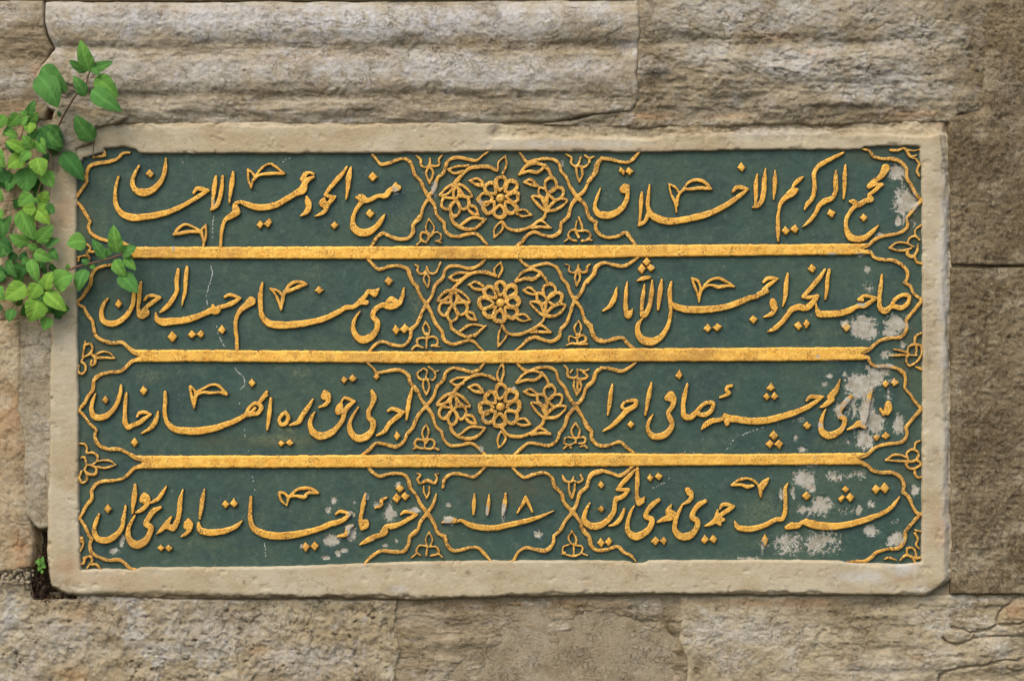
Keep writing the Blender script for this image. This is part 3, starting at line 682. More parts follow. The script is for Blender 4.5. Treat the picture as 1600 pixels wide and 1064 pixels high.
dot:p 385 680,422 715,390 760,348 720
letter:862 215 12,835 290 36,800 335 50,785 350 46/800 370 40,760 405 36,710 432 10
dot:p 605 540,640 575,610 612,570 575
letter:950 345 24,900 400 40,860 460 36,860 500 40,895 520 36,890 580 36,840 630 46,770 650 56,720 620 46,715 560 34,730 490 24,752 448 10
letter:1110 280 24,1090 350 34,1075 430 34,1060 520 34,1040 570 34/1060 590 18,1010 560 46,970 585 28,918 606 12
letter:1240 405 44,1238 440 62,1228 470 48/1180 450 24,1200 490 20
dot:p 1220 220,1250 250,1220 285,1190 250
dot:p 1285 200,1325 240,1285 275,1255 240
dot:p 1150 640,1175 665,1150 700,1115 665
dot:p 1220 620,1255 655,1220 690,1183 660
cartouche_line:1300 125 26,1360 165 28,1375 230 28,1370 280 26,1410 330 26,1450 390 26,1495 438 24/1495 448 28,1440 510 26,1378 588 26/1378 588 24,1385 650 26,1350 700 28,1270 715 26,1180 730 26,1120 760 28,1090 790 32,1010 830 16/1005 842 14,1085 890 24,1110 920 28,1170 938 28,1260 940 26
side_ornament:1220 845 12,1280 805 18,1340 805 18,1390 825 16/1225 845 14,1300 850 18,1390 855 18/1390 825 20,1385 790 18,1430 760 18,1475 790 20,1460 840 20,1400 850 18,1390 825 16/1400 850 18,1380 880 18,1410 910 20,1455 905 20,1495 875 18,1460 840 16/1445 755 16,1455 710 18,1495 690 14/1445 920 18,1450 955 20,1475 980 20,1500 975 16
T 110 705 4.994
cartouche_line:330 232 24,240 238 26,190 265 28,165 310 28,165 370 28,120 430 28,85 500 26,70 522 24/70 522 24,110 580 26,140 650 26,165 685 26/165 685 26,150 730 26,165 790 28,220 825 26,290 850 26,390 850 28,430 880 28,460 910 26,510 922 14
corner_ornament:85 680 30,88 700 30/75 775 16,95 740 18,100 700 12/100 880 16,120 830 18,150 820 18,170 850 16,150 880 14,130 910 14/150 885 16,200 885 20,240 925 14/85 880 16,105 860 14,100 830 14
letter:225 490 14,200 550 28,185 620 34,210 680 44,280 695 48,350 660 44,400 600 32,415 520 32,432 425 14
dot:p 292 405,325 450,292 492,258 452
letter:505 262 20,500 340 38,490 410 34,485 482 14
letter:575 342 36,600 360 36,600 410 36,565 450 34,512 478 16/565 350 34,560 385 34,590 390 36
letter:748 275 12,715 330 28,685 370 28,625 402 12
letter:700 440 24,650 465 40,610 520 36,590 570 36,625 590 44,615 650 40,570 710 52,510 730 60,460 690 48,450 620 34,470 560 26,502 502 12
dot:p 702 720,738 755,708 790,675 755
dot:p 765 725,800 760,768 790,735 755
letter:877 300 10,855 390 32,850 470 32,830 550 36,795 600 46,770 590 44/785 515 14,755 560 36,715 610 34,672 645 8/740 590 30,790 600 36
letter:920 540 32,940 570 34,930 610 36,905 640 28,866 665 10/905 560 38,900 590 34,930 590 36
letter:1045 300 12,1030 380 34,1020 450 30,1010 528 12
letter:1000 560 20,1010 610 44,1060 630 48,1150 630 46,1240 610 40,1300 580 32,1342 542 10
dot:p 1205 375,1245 415,1212 455,1175 415
dot:p 1275 365,1312 410,1280 447,1240 410
T 370 705 4.994
letter:110 360 22,105 450 30,105 530 32,130 600 44,200 640 52,300 660 56,420 655 52,530 635 44,640 605 40,740 565 40,810 545 36,850 520 34,888 490 14/775 490 14,800 470 24,840 475 26,888 490 14
dot:p 535 705,572 745,540 790,510 750
dot:p 605 700,642 738,608 780,570 740
leaf_flourish:330 325 16,345 380 18,390 425 12/335 322 18,375 330 18,400 365 18,390 425 12/395 400 18,410 355 22,470 350 22,530 355 28,550 330 22,630 325 16/425 340 20,470 300 20,530 288 22,590 295 20,632 325 16
letter:1005 330 14,990 400 32,975 480 28,965 560 28,975 608 22/975 560 28,1010 550 40,1012 575 40,975 608 22
letter:1168 362 14,1130 385 24,1130 420 26,1080 442 14
dot:p 1268 250,1308 290,1275 328,1232 292
dot:p 1245 325,1285 365,1250 415,1212 370
dot:p 1310 315,1350 350,1315 390,1275 352
letter:1280 495 12,1310 472 26,1350 475 24,1408 495 12/1405 495 22,1340 530 34,1270 570 36,1210 585 46,1165 585 30,1150 630 54,1130 650 36,1080 665 36,1030 690 42,962 728 12
letter:905 580 20,870 600 40,860 640 36,790 665 18
cartouche_line:1015 112 24,1060 165 26,1110 195 28,1180 180 26,1270 175 26,1320 190 26,1345 250 26/1345 250 26,1350 285 26,1390 330 26/1400 620 26,1350 670 26,1340 730 26,1300 780 26,1220 785 26,1120 780 26,1060 815 26,995 878 14
T 900 705 4.994
cartouche_line:450 110 20,400 160 26,340 190 28,270 170 26,190 155 28,120 180 28,95 240 26,85 280 26/40 590 26,105 665 26/105 665 26,110 720 28,160 770 28,230 770 26,340 750 26,370 785 26,430 815 26,468 860 12
letter:107 405 10,75 470 28,65 540 40,110 580 52,180 580 50,250 535 40,295 470 34,305 400 30,315 365 30/460 145 18,410 200 32,360 255 32,325 300 26/320 300 22,360 300 30,410 300 26/410 305 26,360 355 34,310 375 30
dot:p 195 228,225 265,198 300,168 262
dot:p 195 420,230 450,200 482,168 450
letter:480 140 24,480 220 34,475 310 30,480 370 36,510 385 38,537 358 12/480 370 36,490 408 36,520 395 30
letter:378 450 12,350 520 32,310 565 28,262 582 12
dot:p 575 168,612 205,585 250,548 212
dot:p 640 165,682 195,650 235,610 200
dot:p 192 675,230 715,200 752,162 715
dot:p 258 668,290 702,258 745,225 708
letter:645 380 24,600 415 38,560 460 34,545 510 34,590 530 40,580 590 40,530 640 48,460 665 56,410 630 44,405 560 32,425 480 24,457 422 10
dot:p 620 660,652 695,625 740,585 705
dot:p 685 660,715 695,690 740,653 700
letter:742 420 12,720 480 40,745 510 46,690 530 34,636 553 12/740 470 30,772 490 28
letter:1010 390 30,965 415 40,925 460 36,910 520 38,945 540 40,935 610 40,880 660 54,820 665 56,775 620 44,775 550 34,800 480 26,827 427 10
letter:872 298 40,895 320 36,895 370 32,826 420 10/870 302 36,880 330 30
dot:p 1005 650,1042 690,1005 732,970 695
dot:p 1072 645,1105 685,1080 725,1040 690
letter:1125 450 14,1140 420 26,1180 415 28,1235 430 14/1230 432 24,1180 465 34,1130 500 36,1100 540 54,1150 535 28/1110 500 40,1090 540 40,1060 560 34,1006 584 10/1100 540 48,1125 570 28/1105 462 16,1095 520 30
leaf_flourish:1215 265 12,1270 225 18,1340 212 18,1395 235 20,1425 270 22,1440 320 26,1442 358 12/1215 265 14,1290 262 20,1340 275 28,1385 268 16/1500 215 12,1455 245 20,1430 280 18/1500 215 14,1475 265 20,1450 300 18
letter:1238 545 12,1260 590 40,1320 605 44,1400 600 40,1480 575 34,1574 530 32,1608 530 30,1628 490 32,1636 400 30,1638 280 20,1654 250 6
T 1140 705 4.994
dot:p 275 635,305 690,278 752,245 695
letter:445 595 28,490 580 48,535 580 40,560 565 24,600 545 40/560 550 18,610 560 50,700 580 56,800 585 54,900 575 48,1010 550 42,1100 520 38,1200 480 34,1270 430 28,1328 355 8
dot:p 600 312,640 350,600 390,562 350
dot:p 902 265,938 300,905 330,872 300
dot:p 880 340,910 355,870 410,845 370
dot:p 940 318,982 358,940 405,905 360
dot:p 1140 255,1180 290,1145 345,1108 300
dot:p 1210 240,1252 290,1215 338,1170 290
cartouche_line:1040 108 20,1085 118 26,1110 145 28,1170 165 28,1260 165 26,1330 200 28,1360 250 28,1355 320 26/1355 320 26,1400 360 28,1430 430 26,1470 485 26,1507 490 20/1490 495 24,1440 545 28,1370 630 26/1370 630 26,1370 690 28,1330 750 28,1230 765 28,1150 790 28,1090 840 28,1060 855 26,990 858 24,905 864 12
corner_ornament:1205 845 12,1240 830 16,1300 850 14/1335 850 16,1380 810 20,1430 830 20,1450 870 18/1385 800 18,1390 760 18,1430 755 18,1455 800 18,1450 840 18/1450 640 20,1470 690 16,1455 730 16,1480 760 14/1450 840 16,1490 830 12/1450 615 14,1490 625 14
T 630 225 5.139
cartouche_line:20 120 24,60 150 26,80 210 26,95 250 26/95 250 26,140 300 26,165 360 28,205 430 34,250 490 28,270 570 28,330 635 28/330 635 26,335 690 28,380 735 28,440 745 26,520 725 26,590 725 26,640 770 24,685 822 20/690 60 16,640 95 22,590 135 26,520 125 26,430 110 26,370 130 26,340 180 28,325 230 28,275 280 28,255 350 28,205 430 30,160 510 26,135 600 26,80 650 26,70 710 26
cartouche_line:935 70 16,960 105 24,990 145 28,1070 130 26,1160 120 26,1230 140 26,1260 180 26,1265 215 26,1310 270 26,1340 340 28,1400 430 34,1460 490 28,1490 580 28,1550 635 28/1593 115 26,1550 165 26,1540 225 28,1490 300 26,1460 370 28,1400 430 32,1350 500 26,1320 590 28,1270 635 28/1270 635 26,1255 710 28,1200 745 28,1130 735 26,1050 710 28,1000 735 26,950 790 26,905 828 20
tulip_ornament:105 95 14,140 125 16,145 175 16,180 190 16,210 170 18,215 120 14/210 170 18,245 180 16,290 170 16,285 130 14,310 95 14/210 175 18,185 230 16,212 320 14/215 180 18,240 230 16,212 320 14
tulip_ornament:205 600 14,182 680 16,205 740 18/205 600 14,250 680 16,215 745 18/205 720 20,150 715 18,140 760 18,180 790 18,215 740 18/230 740 14,260 710 16,300 725 18,300 770 18,260 785 14/110 810 14,140 780 16/260 780 16,310 795 14
tulip_ornament:1310 85 14,1350 110 18,1350 160 18,1390 180 18,1415 150 16,1425 110 14/1410 180 18,1460 185 18,1495 150 18,1500 120 18,1530 105 14/1460 95 14,1500 120 16/1390 180 18,1395 250 18,1415 305 14/1430 180 18,1440 250 16,1415 305 14
tulip_ornament:1395 620 14,1385 700 16,1410 750 20/1410 590 16,1435 660 18,1440 700 18/1410 700 18,1350 695 18,1325 730 18,1350 770 18,1390 780 16/1420 700 16,1480 700 20,1505 730 20,1470 775 18,1435 780 16/1295 785 14,1330 760 16/1470 770 18,1515 775 16
vine_leaf:760 215 18,765 150 16,820 100 12/820 100 12,830 170 18,800 240 20
vine_leaf:790 620 18,735 680 18,730 755 14/790 620 18,800 680 18,770 720 18,730 755 14
V 780 437 10 -27 -5 -40 20 -25 5 -35 5 -15 12 -25 30 -35 10 -45 5 -15
T 630 385 5.139
cartouche_line:0 165 26,40 190 28,60 265 28/60 265 26,105 320 28,145 410 28,185 465 34,220 520 30,255 610 30,310 680 30/310 680 28,330 750 30,390 785 30,460 775 28,540 755 28,580 775 26,610 810 22,645 840 16/665 100 16,640 130 24,600 160 26,540 180 28,440 160 26,370 165 26,335 195 26,325 240 28,255 320 28,230 400 26,185 465 30,140 550 26,100 630 24,55 670 26
cartouche_line:930 100 20,970 140 24,1020 165 28,1090 150 26,1160 140 26,1230 170 28,1260 215 28,1275 260 26/1275 260 26,1320 310 28,1340 370 28,1380 435 32,1430 500 28,1460 590 28,1510 640 28/1510 640 26,1525 700 28,1560 745 28,1600 755 26/1600 135 26,1550 160 26,1520 230 28,1465 290 28,1430 370 28,1380 435 30,1340 540 26,1310 620 28,1265 665 28/1265 665 26,1250 730 28,1190 765 28,1130 755 26,1060 730 28,1010 745 26,960 790 24,895 845 18
tulip_ornament:95 150 14,120 165 16,115 200 18,150 225 18,180 200 18,190 165 18,210 215 18,255 215 18,280 180 16,300 130 14/185 215 16,165 260 16,195 335 14/185 215 16,210 260 16,197 335 14
tulip_ornament:180 605 14,158 660 16,175 710 18/180 605 14,212 670 16,205 715 16/190 700 18,185 820 18/185 740 18,150 735 16,115 750 18,115 790 18,160 815 16/195 740 16,235 725 16,275 750 18,275 785 18,230 800 20/75 825 16,100 800 18,130 805 14/230 800 18,265 800 20,295 808 14
tulip_ornament:1305 145 14,1335 160 16,1330 195 18,1365 215 18,1400 190 18,1408 150 16/1408 180 18,1440 210 16,1470 205 18,1480 165 16,1500 145 12/1400 200 18,1380 250 16,1395 315 14/1405 200 18,1420 250 16,1397 315 14
tulip_ornament:1410 595 14,1375 660 20,1395 720 18/1410 595 14,1430 650 20,1415 710 18/1395 700 18,1400 780 18/1310 795 14,1350 780 20,1400 785 18,1480 785 14/1390 740 16,1335 725 18,1330 765 16/1400 735 16,1450 715 20,1470 750 20,1420 780 16
vine_leaf:740 245 18,732 190 18,785 125 12/785 125 12,795 190 18,765 250 20
vine_leaf:790 640 18,770 700 18,760 810 14/790 640 20,830 710 16,770 800 18
V 780 455 0 0 0 0 0 0 0 0 0 0 0 0 0 0 0 0 0 0
T 630 550 5.139
cartouche_line:0 155 26,40 185 26,60 245 26,110 300 26,145 380 28,185 435 34,235 510 28,265 600 26,310 640 26/310 640 24,325 700 26,380 750 28,450 750 26,550 735 28,600 765 26,630 795 22,665 825 18/655 88 16,610 140 24,560 160 26,470 140 26,400 130 26,345 165 26,325 225 28,270 280 28,245 360 28,185 435 30,120 510 26,75 610 26,35 660 26
cartouche_line:905 85 18,950 130 24,1000 155 28,1080 130 26,1170 125 26,1225 150 26,1245 220 26,1300 290 28,1330 360 28,1385 435 34,1440 520 26,1480 610 26,1515 640 26/1515 640 24,1520 700 26,1560 745 26,1593 750 24/1593 130 26,1545 170 26,1525 235 28,1470 290 26,1440 370 28,1385 435 30,1320 520 28,1295 600 28,1255 650 28/1255 650 26,1235 710 28,1170 750 28,1090 740 26,1000 735 26,950 775 26,888 828 22
tulip_ornament:150 140 16,110 180 20,140 220 20,180 225 18/160 130 14,190 150 16,180 210 16/205 120 12,250 160 18,260 190 18,240 225 18,195 215 16/250 160 14,290 150 10/165 220 18,160 280 18,185 345 16/195 220 18,210 280 18,187 345 14
tulip_ornament:185 580 14,152 650 16,165 700 16/185 580 14,205 640 16,190 700 16/175 700 16,172 770 16/165 710 14,110 705 18,90 740 18,130 770 16,175 775 16,240 770 16,250 720 16,215 700 16,180 740 14/80 780 14,105 765 16/240 765 16,285 785 14
tulip_ornament:1295 110 14,1320 140 20,1320 190 22,1370 210 20,1395 200 16/1400 140 16,1400 330 16/1360 145 16,1340 170 12/1420 145 18,1470 150 16,1490 140 12/1430 150 14,1480 200 20,1440 220 18,1400 210 16/1375 220 16,1370 280 18,1395 345 16/1420 230 16,1430 280 16,1398 340 14
tulip_ornament:1385 570 14,1352 630 18,1370 690 18/1385 570 14,1418 630 18,1405 690 18/1385 690 18,1388 730 18/1385 695 16,1300 695 18,1295 730 18,1340 745 16,1385 725 14/1400 690 16,1460 690 18,1460 725 18,1410 735 16/1290 775 14,1330 750 16,1350 770 14/1420 760 14,1460 755 16,1475 770 14
vine_leaf:765 235 18,755 180 18,795 92 14/800 90 14,808 160 18,790 235 20
vine_leaf:785 640 16,760 700 18,765 772 14/790 640 16,825 690 18,800 740 18,765 772 14
V 780 443 0 -22 5 -10 0 -15 0 -25 0 -30 5 -35 10 -35 5 -35 0 -25
T 630 710 5.139
cartouche_line:0 160 24,40 200 26,55 270 26/55 270 26,100 320 26,140 400 28,195 470 34,250 560 28,280 630 26,335 660 28/335 660 26,350 720 28,400 770 28,470 765 26,550 745 26,600 750 26,650 795 28,708 862 12/665 92 22,610 150 26,570 180 28,490 165 26,400 155 26,340 190 26,318 265 20/265 318 14,245 390 28,195 470 30,140 540 26,110 620 24,50 665 26
cartouche_line:872 95 22,930 160 26,970 185 28,1050 160 28,1140 150 28,1190 180 28,1215 260 28/1215 260 28,1270 310 30,1290 380 30,1360 460 36,1420 540 26,1450 620 26,1500 665 26/1500 665 26,1510 720 26,1550 765 26,1593 775 24/1593 140 26,1520 165 28,1490 210 28,1480 260 28/1480 260 28,1420 310 28,1400 380 28,1360 460 32,1300 540 28,1260 610 28,1210 655 28/1210 655 28,1205 710 28,1150 770 30,1070 765 28,980 750 28,920 790 26,880 855 18,832 864 12
tulip_ornament:110 155 16,140 165 16,115 200 20,130 230 18,195 210 26,255 230 20,270 190 18,260 160 14,285 155 10/165 255 14,165 300 18,188 350 16/210 260 14,208 310 16,190 350 14
tulip_ornament:208 625 14,180 680 16,190 730 16/208 625 14,235 690 18,215 740 16/195 740 16,185 810 16/190 735 14,125 735 16,110 790 18,140 810 12/215 740 16,270 745 18,285 790 18,220 815 16/65 830 14,110 795 16/280 795 18,315 825 14
tulip_ornament:1280 170 16,1300 210 20,1350 220 18,1370 180 14/1370 210 16,1410 225 18,1440 205 16,1425 165 14/1330 240 18,1335 300 18,1355 350 14/1380 240 16,1372 300 18,1357 350 14
tulip_ornament:1355 615 14,1330 680 18,1350 720 20/1355 615 14,1390 680 18,1385 730 18/1370 720 20,1370 800 16/1330 725 18,1290 740 18,1285 790 18,1330 810 16,1380 815 18,1430 790 18,1440 745 16,1390 730 16/1275 800 14,1300 785 14/1430 790 16,1480 810 12
digit:572 318 14,568 400 28,565 482 14
digit:690 325 12,685 400 28,675 485 12
digit:822 318 18,815 400 34,800 492 14
digit:985 340 22,960 400 28,918 468 16/985 345 20,1010 400 24,1038 462 16
year_line:308 548 10,360 530 38,420 532 38/425 540 20,460 530 26,520 560 40,620 585 44,720 590 44,850 565 42,1000 530 34,1100 500 28,1208 453 8
"""
# ------------------------------------------------------------------ the inscribed panel
plaque = empty("inscribed_plaque", (0, 0, -0.40), "rectangular marble panel with gilded calligraphy on green paint inside a plain cream border", "plaque")
FIELD = [(120, 300), (119, 262), (130, 247), (163, 238), (163, 232), (196, 230), (212, 233), (218, 240), (450, 240), (690, 239), (760, 236), (980, 238), (1100, 236), (1200, 234), (1345, 234),
         (1352, 229), (1400, 228), (1438, 229), (1441, 300), (1442, 600), (1440, 878), (1410, 882), (1390, 881), (1350, 880), (1322, 879), (1310, 876), (1180, 875), (1014, 876), (1005, 880), (990, 880),
         (975, 876), (900, 876), (770, 876), (700, 877), (640, 878), (560, 881), (450, 885), (380, 886), (220, 887), (208, 891), (190, 890), (160, 889), (126, 891), (123, 800), (122, 600), (119, 420)]
OUTER = [(76, 192), (400, 191), (760, 190), (1100, 189), (1300, 186), (1484, 187), (1490, 240), (1486, 270), (1492, 300), (1489, 480), (1492, 560), (1491, 700), (1492, 898), (1484, 912), (1462, 922), (1446, 930), (1200, 929), (1000, 929), (800, 933),
         (620, 937), (560, 935), (500, 934), (300, 936), (200, 936), (130, 930), (104, 930), (82, 916), (75, 895), (73, 830), (77, 700), (77, 500), (78, 300)]

def make_border():
    step = 1.7
    PX, PY = np.meshgrid(np.arange(64, 1504, step), np.arange(178, 946, step))
    fo = poly_sdf(PX, PY, OUTER) + 3.0 * fbm(PX, PY, 26, 5, 101, .6)
    fi = -poly_sdf(PX, PY, FIELD) + 1.3 * fbm(PX, PY, 15, 4, 104, .6)
    h = 0.002 + 0.0012 * fbm(PX, PY, 60, 5, 106) + 0.0002 * fbm(PX, PY, 8, 2, 108)
    # broken upper right edge: the face has flaked off up to a step
    lim = 216 - 6 * smooth(1000, 1200, PX) + 7 * fbm(PX, PY, 40, 4, 111)
    broken = smooth(760, 775, PX + 8 * fbm(PX, PY, 20, 3, 117)) * smooth(lim + 3, lim - 3, PY)
    h = h - broken * (0.007 - crumb(PX, PY, 112, .85, 1.5))
    rimw = 6 + 6 * fbm(PX, PY, 60, 3, 131) + 9 * smooth(700, 1100, PX) * smooth(400, 200, PY) + 5 * smooth(1440, 1490, PX)
    rim = smooth(rimw, rimw - 5, fo + 4 * fbm(PX, PY, 13, 4, 133))
    h = h - rim * (0.0035 - crumb(PX, PY, 134, .6))
    right = smooth(1472 + 8 * fbm(PX, PY, 30, 3, 114), 1484, PX)
    h = h - right * (0.007 - crumb(PX, PY, 115, .55))
    chip = smooth(30, 22, np.hypot((PX - 1494) * .8, (PY - 934)) + 6 * fbm(PX, PY, 14, 3, 118))
    h = h - 0.012 * chip
    low = smooth(922 + 5 * fbm(PX, PY, 24, 3, 121), 934, PY) * smooth(420, 200, PX)
    h = h - low * (.006 - crumb(PX, PY, 122, .6))
    nick = smooth(.30, .55, fbm(PX, PY, 24, 4, 141, .6))
    h = h - nick * (.0045 * smooth(13, 2, fo) + .0028 * smooth(7, 1, fi))
    h = h - .0012 * smooth(.42, .62, fbm(PX, PY, 13, 3, 143))
    h = h - 0.004 * np.clip(1 - fo / 4, 0, 1) ** 2 - 0.0018 * np.clip(1 - fi / 3, 0, 1) ** 2
    h = np.where(fo < 0, h + fo * 0.006, h)
    h = np.where(fi < 0, h + fi * 0.007, h)
    h = np.maximum(h, -0.045)
    rimt = rim * .75
    t = {"dark": blobs(PX, PY, [(1100, 202, 340, 14, .9), (1470, 260, 14, 60, .4), (96, 915, 24, 16, .7), (1475, 918, 26, 14, .9), (300, 930, 200, 6, .6), (700, 931, 700, 4, .45),
                                (612, 918, 16, 10, .5), (1340, 218, 16, 8, .5), (110, 860, 8, 60, .25), (731, 894, 5, 4, .9), (1450, 560, 10, 30, .3), (1466, 640, 14, 20, .3), (382, 909, 2, 5, .9), (208, 196, 3, 7, .9)], .6, 3, 16) + .55 * rimt * smooth(-.3, .3, fbm(PX, PY, 18, 4, 139)),
         "light": blobs(PX, PY, [(1345, 900, 40, 10, .8), (1410, 888, 26, 12, .9), (620, 920, 14, 6, .9), (1200, 205, 80, 10, .7), (870, 225, 120, 8, .5), (1476, 420, 14, 220, .6), (1478, 760, 10, 140, .4), (1440, 920, 60, 6, .4)], .6, 6, 18),
         "warm": blobs(PX, PY, [(104, 880, 28, 18, .6), (150, 905, 60, 10, .3), (620, 238, 70, 3, .35), (1480, 192, 20, 10, .6), (1470, 820, 20, 40, .4), (98, 330, 20, 40, .35), (1000, 232, 260, 3, .3), (1410, 905, 20, 8, .3)], .6, 9, 20)}
    return grid_mesh("border", PX, PY, h, (fo > -7) & (fi > -2.2), M_MARBLE, plaque, t)
make_border()

LOSS = [(1402, 270, 15, 12, 1), (1416, 318, 18, 21, 1), (1404, 344, 5, 11, .9), (1430, 352, 4, 8, .6), (1357, 420, 6, 7, .8), (1350, 512, 20, 19, 1), (1364, 520, 10, 10, .9), (1400, 505, 18, 14, 1), (1392, 520, 16, 6, .8), (1361, 448, 9, 9, .62),
        (1387, 553, 12, 8, .95), (1410, 538, 6, 5, .7), (1345, 604, 22, 18, 1), (1368, 588, 15, 15, 1), (1384, 578, 10, 9, .9), (1356, 642, 12, 26, 1), (1368, 660, 14, 18, .9), (1352, 686, 16, 15, 1), (1405, 664, 9, 16, 1), (1296, 587, 5, 4, .8),
        (1290, 601, 7, 4, .8), (1243, 685, 4, 5, .85), (1255, 702, 9, 4, .9), (1322, 640, 14, 12, .55), (1326, 690, 6, 5, .7), (1250, 656, 12, 4, .55), (1335, 620, 6, 30, .8), (1320, 630, 8, 8, .7), (1340, 670, 20, 6, .5), (1356, 574, 6, 4, .85), (1374, 577, 12, 5, .8),
        (1258, 748, 20, 13, 1), (1268, 762, 10, 7, .8), (1284, 790, 16, 15, .95), (1256, 796, 16, 9, .60), (1306, 743, 18, 11, .58), (1342, 798, 5, 9, .9), (1361, 788, 6, 6, .85), (1230, 850, 26, 19, .66), (1287, 848, 30, 20, .68), (1360, 829, 12, 9, .8), (1400, 843, 12, 11, 1),
        (1431, 766, 7, 10, .8), (1240, 770, 5, 18, .6), (1340, 742, 16, 8, .5), (1195, 850, 10, 12, .55), (1318, 800, 30, 8, .5), (1400, 815, 10, 6, .5), (1170, 873, 20, 4, .6), (1222, 775, 5, 9, .7),
        (518, 844, 13, 10, 1), (548, 834, 7, 12, .95), (522, 781, 6, 6, .85), (513, 796, 5, 5, .8), (608, 803, 9, 12, .95), (609, 792, 4, 8, .85), (527, 864, 6, 6, .9), (537, 860, 8, 4, .9), (509, 872, 6, 3, .9), (602, 852, 5, 3, .9), (619, 845, 3, 3, .8), (554, 785, 5, 4, .6), (470, 853, 5, 5, .7),
        (840, 835, 6, 7, .95), (701, 789, 3.5, 3.5, .95), (761, 797, 2.6, 9, 1), (787, 800, 3.5, 15, 1), (701, 812, 9, 7, 1), (582, 843, 3, 4, .7), (178, 861, 8, 5, .85), (190, 846, 4, 8, .8), (191, 838, 4, 5, .6), (1390, 615, 6, 12, .6),
        (617, 296, 6, 8, .85), (678, 296, 5, 14, .8), (648, 796, 10, 5, .75), (590, 790, 8, 6, .6), (547, 826, 8, 6, .9), (548, 803, 9, 5, .75), (622, 757, 5, 5, .55), (573, 775, 3, 6, .8), (1389, 571, 8, 4, .8), (1416, 580, 6, 4, .5),
        (1310, 640, 6, 14, .75), (1326, 626, 8, 6, .8), (1282, 664, 5, 6, .85), (1348, 650, 5, 26, .8), (1347, 476, 7, 5, .8), (1321, 505, 9, 9, .6), (1410, 495, 5, 14, .5), (1412, 300, 4, 20, .6), (1413, 340, 4, 14, .7), (1374, 366, 12, 3, .6),
        (757, 452, 3, 2, .8), (1300, 398, 8, 2.5, .9), (1345, 398, 6, 3, .9), (1300, 564, 20, 2.5, .75), (1278, 557, 3, 3, .8), (1250, 716, 3, 2, .7), (1274, 714, 3, 2, .8), (700, 240, 14, 3, .5), (1265, 727, 24, 2.5, .7),
        (757, 655, 4, 4, .8), (802, 607, 4, 4, .85), (780, 677, 3, 3, .85), (752, 702, 3, 4, .9), (879, 256, 3, 6, .85), (751, 320, 4, 10, .6), (270, 388, 3, 5, .7), (334, 317, 3, 8, .8), (1020, 416, 3, 3, .8), (690, 430, 3, 3, .6),
        (1320, 588, 5, 8, .5), (1395, 596, 10, 6, .5), (1062, 880, 3, 3, .5), (1035, 868, 4, 2, .5)]

def loss_at(px, py):
    out = np.zeros_like(px, dtype=np.float32)
    for cx, cy, rx, ry, s in LOSS:
        d = np.sqrt(((px - cx) / rx) ** 2 + ((py - cy) / ry) ** 2)
        out = np.maximum(out, s * np.clip(1.30 - 0.80 * d, 0, 1))
    return out * 0.95

def make_field():
    step = 1.6
    PX, PY = np.meshgrid(np.arange(106, 1456, step), np.arange(220, 902, step))
    h = -0.0054 + 0.0005 * fbm(PX, PY, 50, 4, 131, .5, 1.6) + 0.00022 * fbm(PX, PY, 9, 2, 134)
    L = loss_at(PX, PY)
    h = h - 0.0009 * smooth(.45, .6, L + .35 * fbm(PX, PY, 12, 3, 136))
    olive = blobs(PX, PY, [(780, 310, 120, 70, .55), (780, 475, 120, 70, .55), (780, 635, 120, 66, .55), (800, 760, 90, 30, .6), (145, 430, 30, 12, .6), (150, 560, 40, 50, .6), (145, 720, 34, 46, .5), (1425, 330, 20, 90, .55), (1420, 560, 24, 60, .7), (1420, 720, 24, 60, .4),
                                (130, 350, 20, 40, .6), (330, 690, 30, 16, .5), (440, 690, 60, 12, .8), (1370, 240, 60, 16, .5), (140, 880, 30, 20, .5), (850, 244, 90, 10, .5)], .5, 4, 30)
    scuff = blobs(PX, PY, [(440, 686, 46, 10, .8), (452, 672, 20, 8, .8), (232, 590, 30, 14, .5), (160, 350, 8, 40, .3), (470, 583, 20, 8, .6), (490, 425, 20, 12, .35), (1190, 795, 30, 20, .55), (320, 845, 60, 14, .3), (640, 345, 30, 20, .35), (650, 470, 12, 30, .4), (1160, 480, 60, 10, .25),
                            (690, 835, 20, 14, .35), (1285, 520, 40, 6, .35), (400, 810, 30, 20, .25), (1300, 690, 40, 14, .4)], .6, 8, 18)
    return grid_mesh("painted_field", PX, PY, h, np.ones(PX.shape, bool), M_GREEN, plaque, {"loss": L, "olive": olive, "scuff": scuff})
make_field()

# ---- strokes: every letter is cut as one relief whose section follows the pen strokes
def catmull(P, closed=False):
    P = np.array(P, dtype=np.float64)
    n = len(P)
    if n == 2:
        k = max(2, int(np.hypot(*(P[1] - P[0])[:2]) / .8))
        t = np.linspace(0, 1, k)[:, None]
        return P[0] * (1 - t) + P[1] * t
    out = []
    for i in range(n - 1):
        p1, p2 = P[i], P[i + 1]
        p0 = P[i - 1] if i > 0 else 2 * p1 - p2
        p3 = P[i + 2] if i + 2 < n else 2 * p2 - p1
        # centripetal-like tangents keep unevenly spaced points from looping
        d01 = max(1e-3, np.hypot(*(p1 - p0)[:2])); d12 = max(1e-3, np.hypot(*(p2 - p1)[:2])); d23 = max(1e-3, np.hypot(*(p3 - p2)[:2]))
        m1 = ((p1 - p0) / d01 * d12 + (p2 - p1) / d12 * d01) / (d01 + d12) * d12 if i > 0 else (p2 - p1)
        m2 = ((p2 - p1) / d12 * d23 + (p3 - p2) / d23 * d12) / (d12 + d23) * d12 if i + 2 < n else (p2 - p1)
        k = max(2, int(d12 / .8))
        t = np.linspace(0, 1, k, endpoint=False)[:, None]
        out.append((2 * t**3 - 3 * t**2 + 1) * p1 + (t**3 - 2 * t**2 + t) * m1 + (-2 * t**3 + 3 * t**2) * p2 + (t**3 - t**2) * m2)
    out.append(P[-1][None])
    return np.concatenate(out)

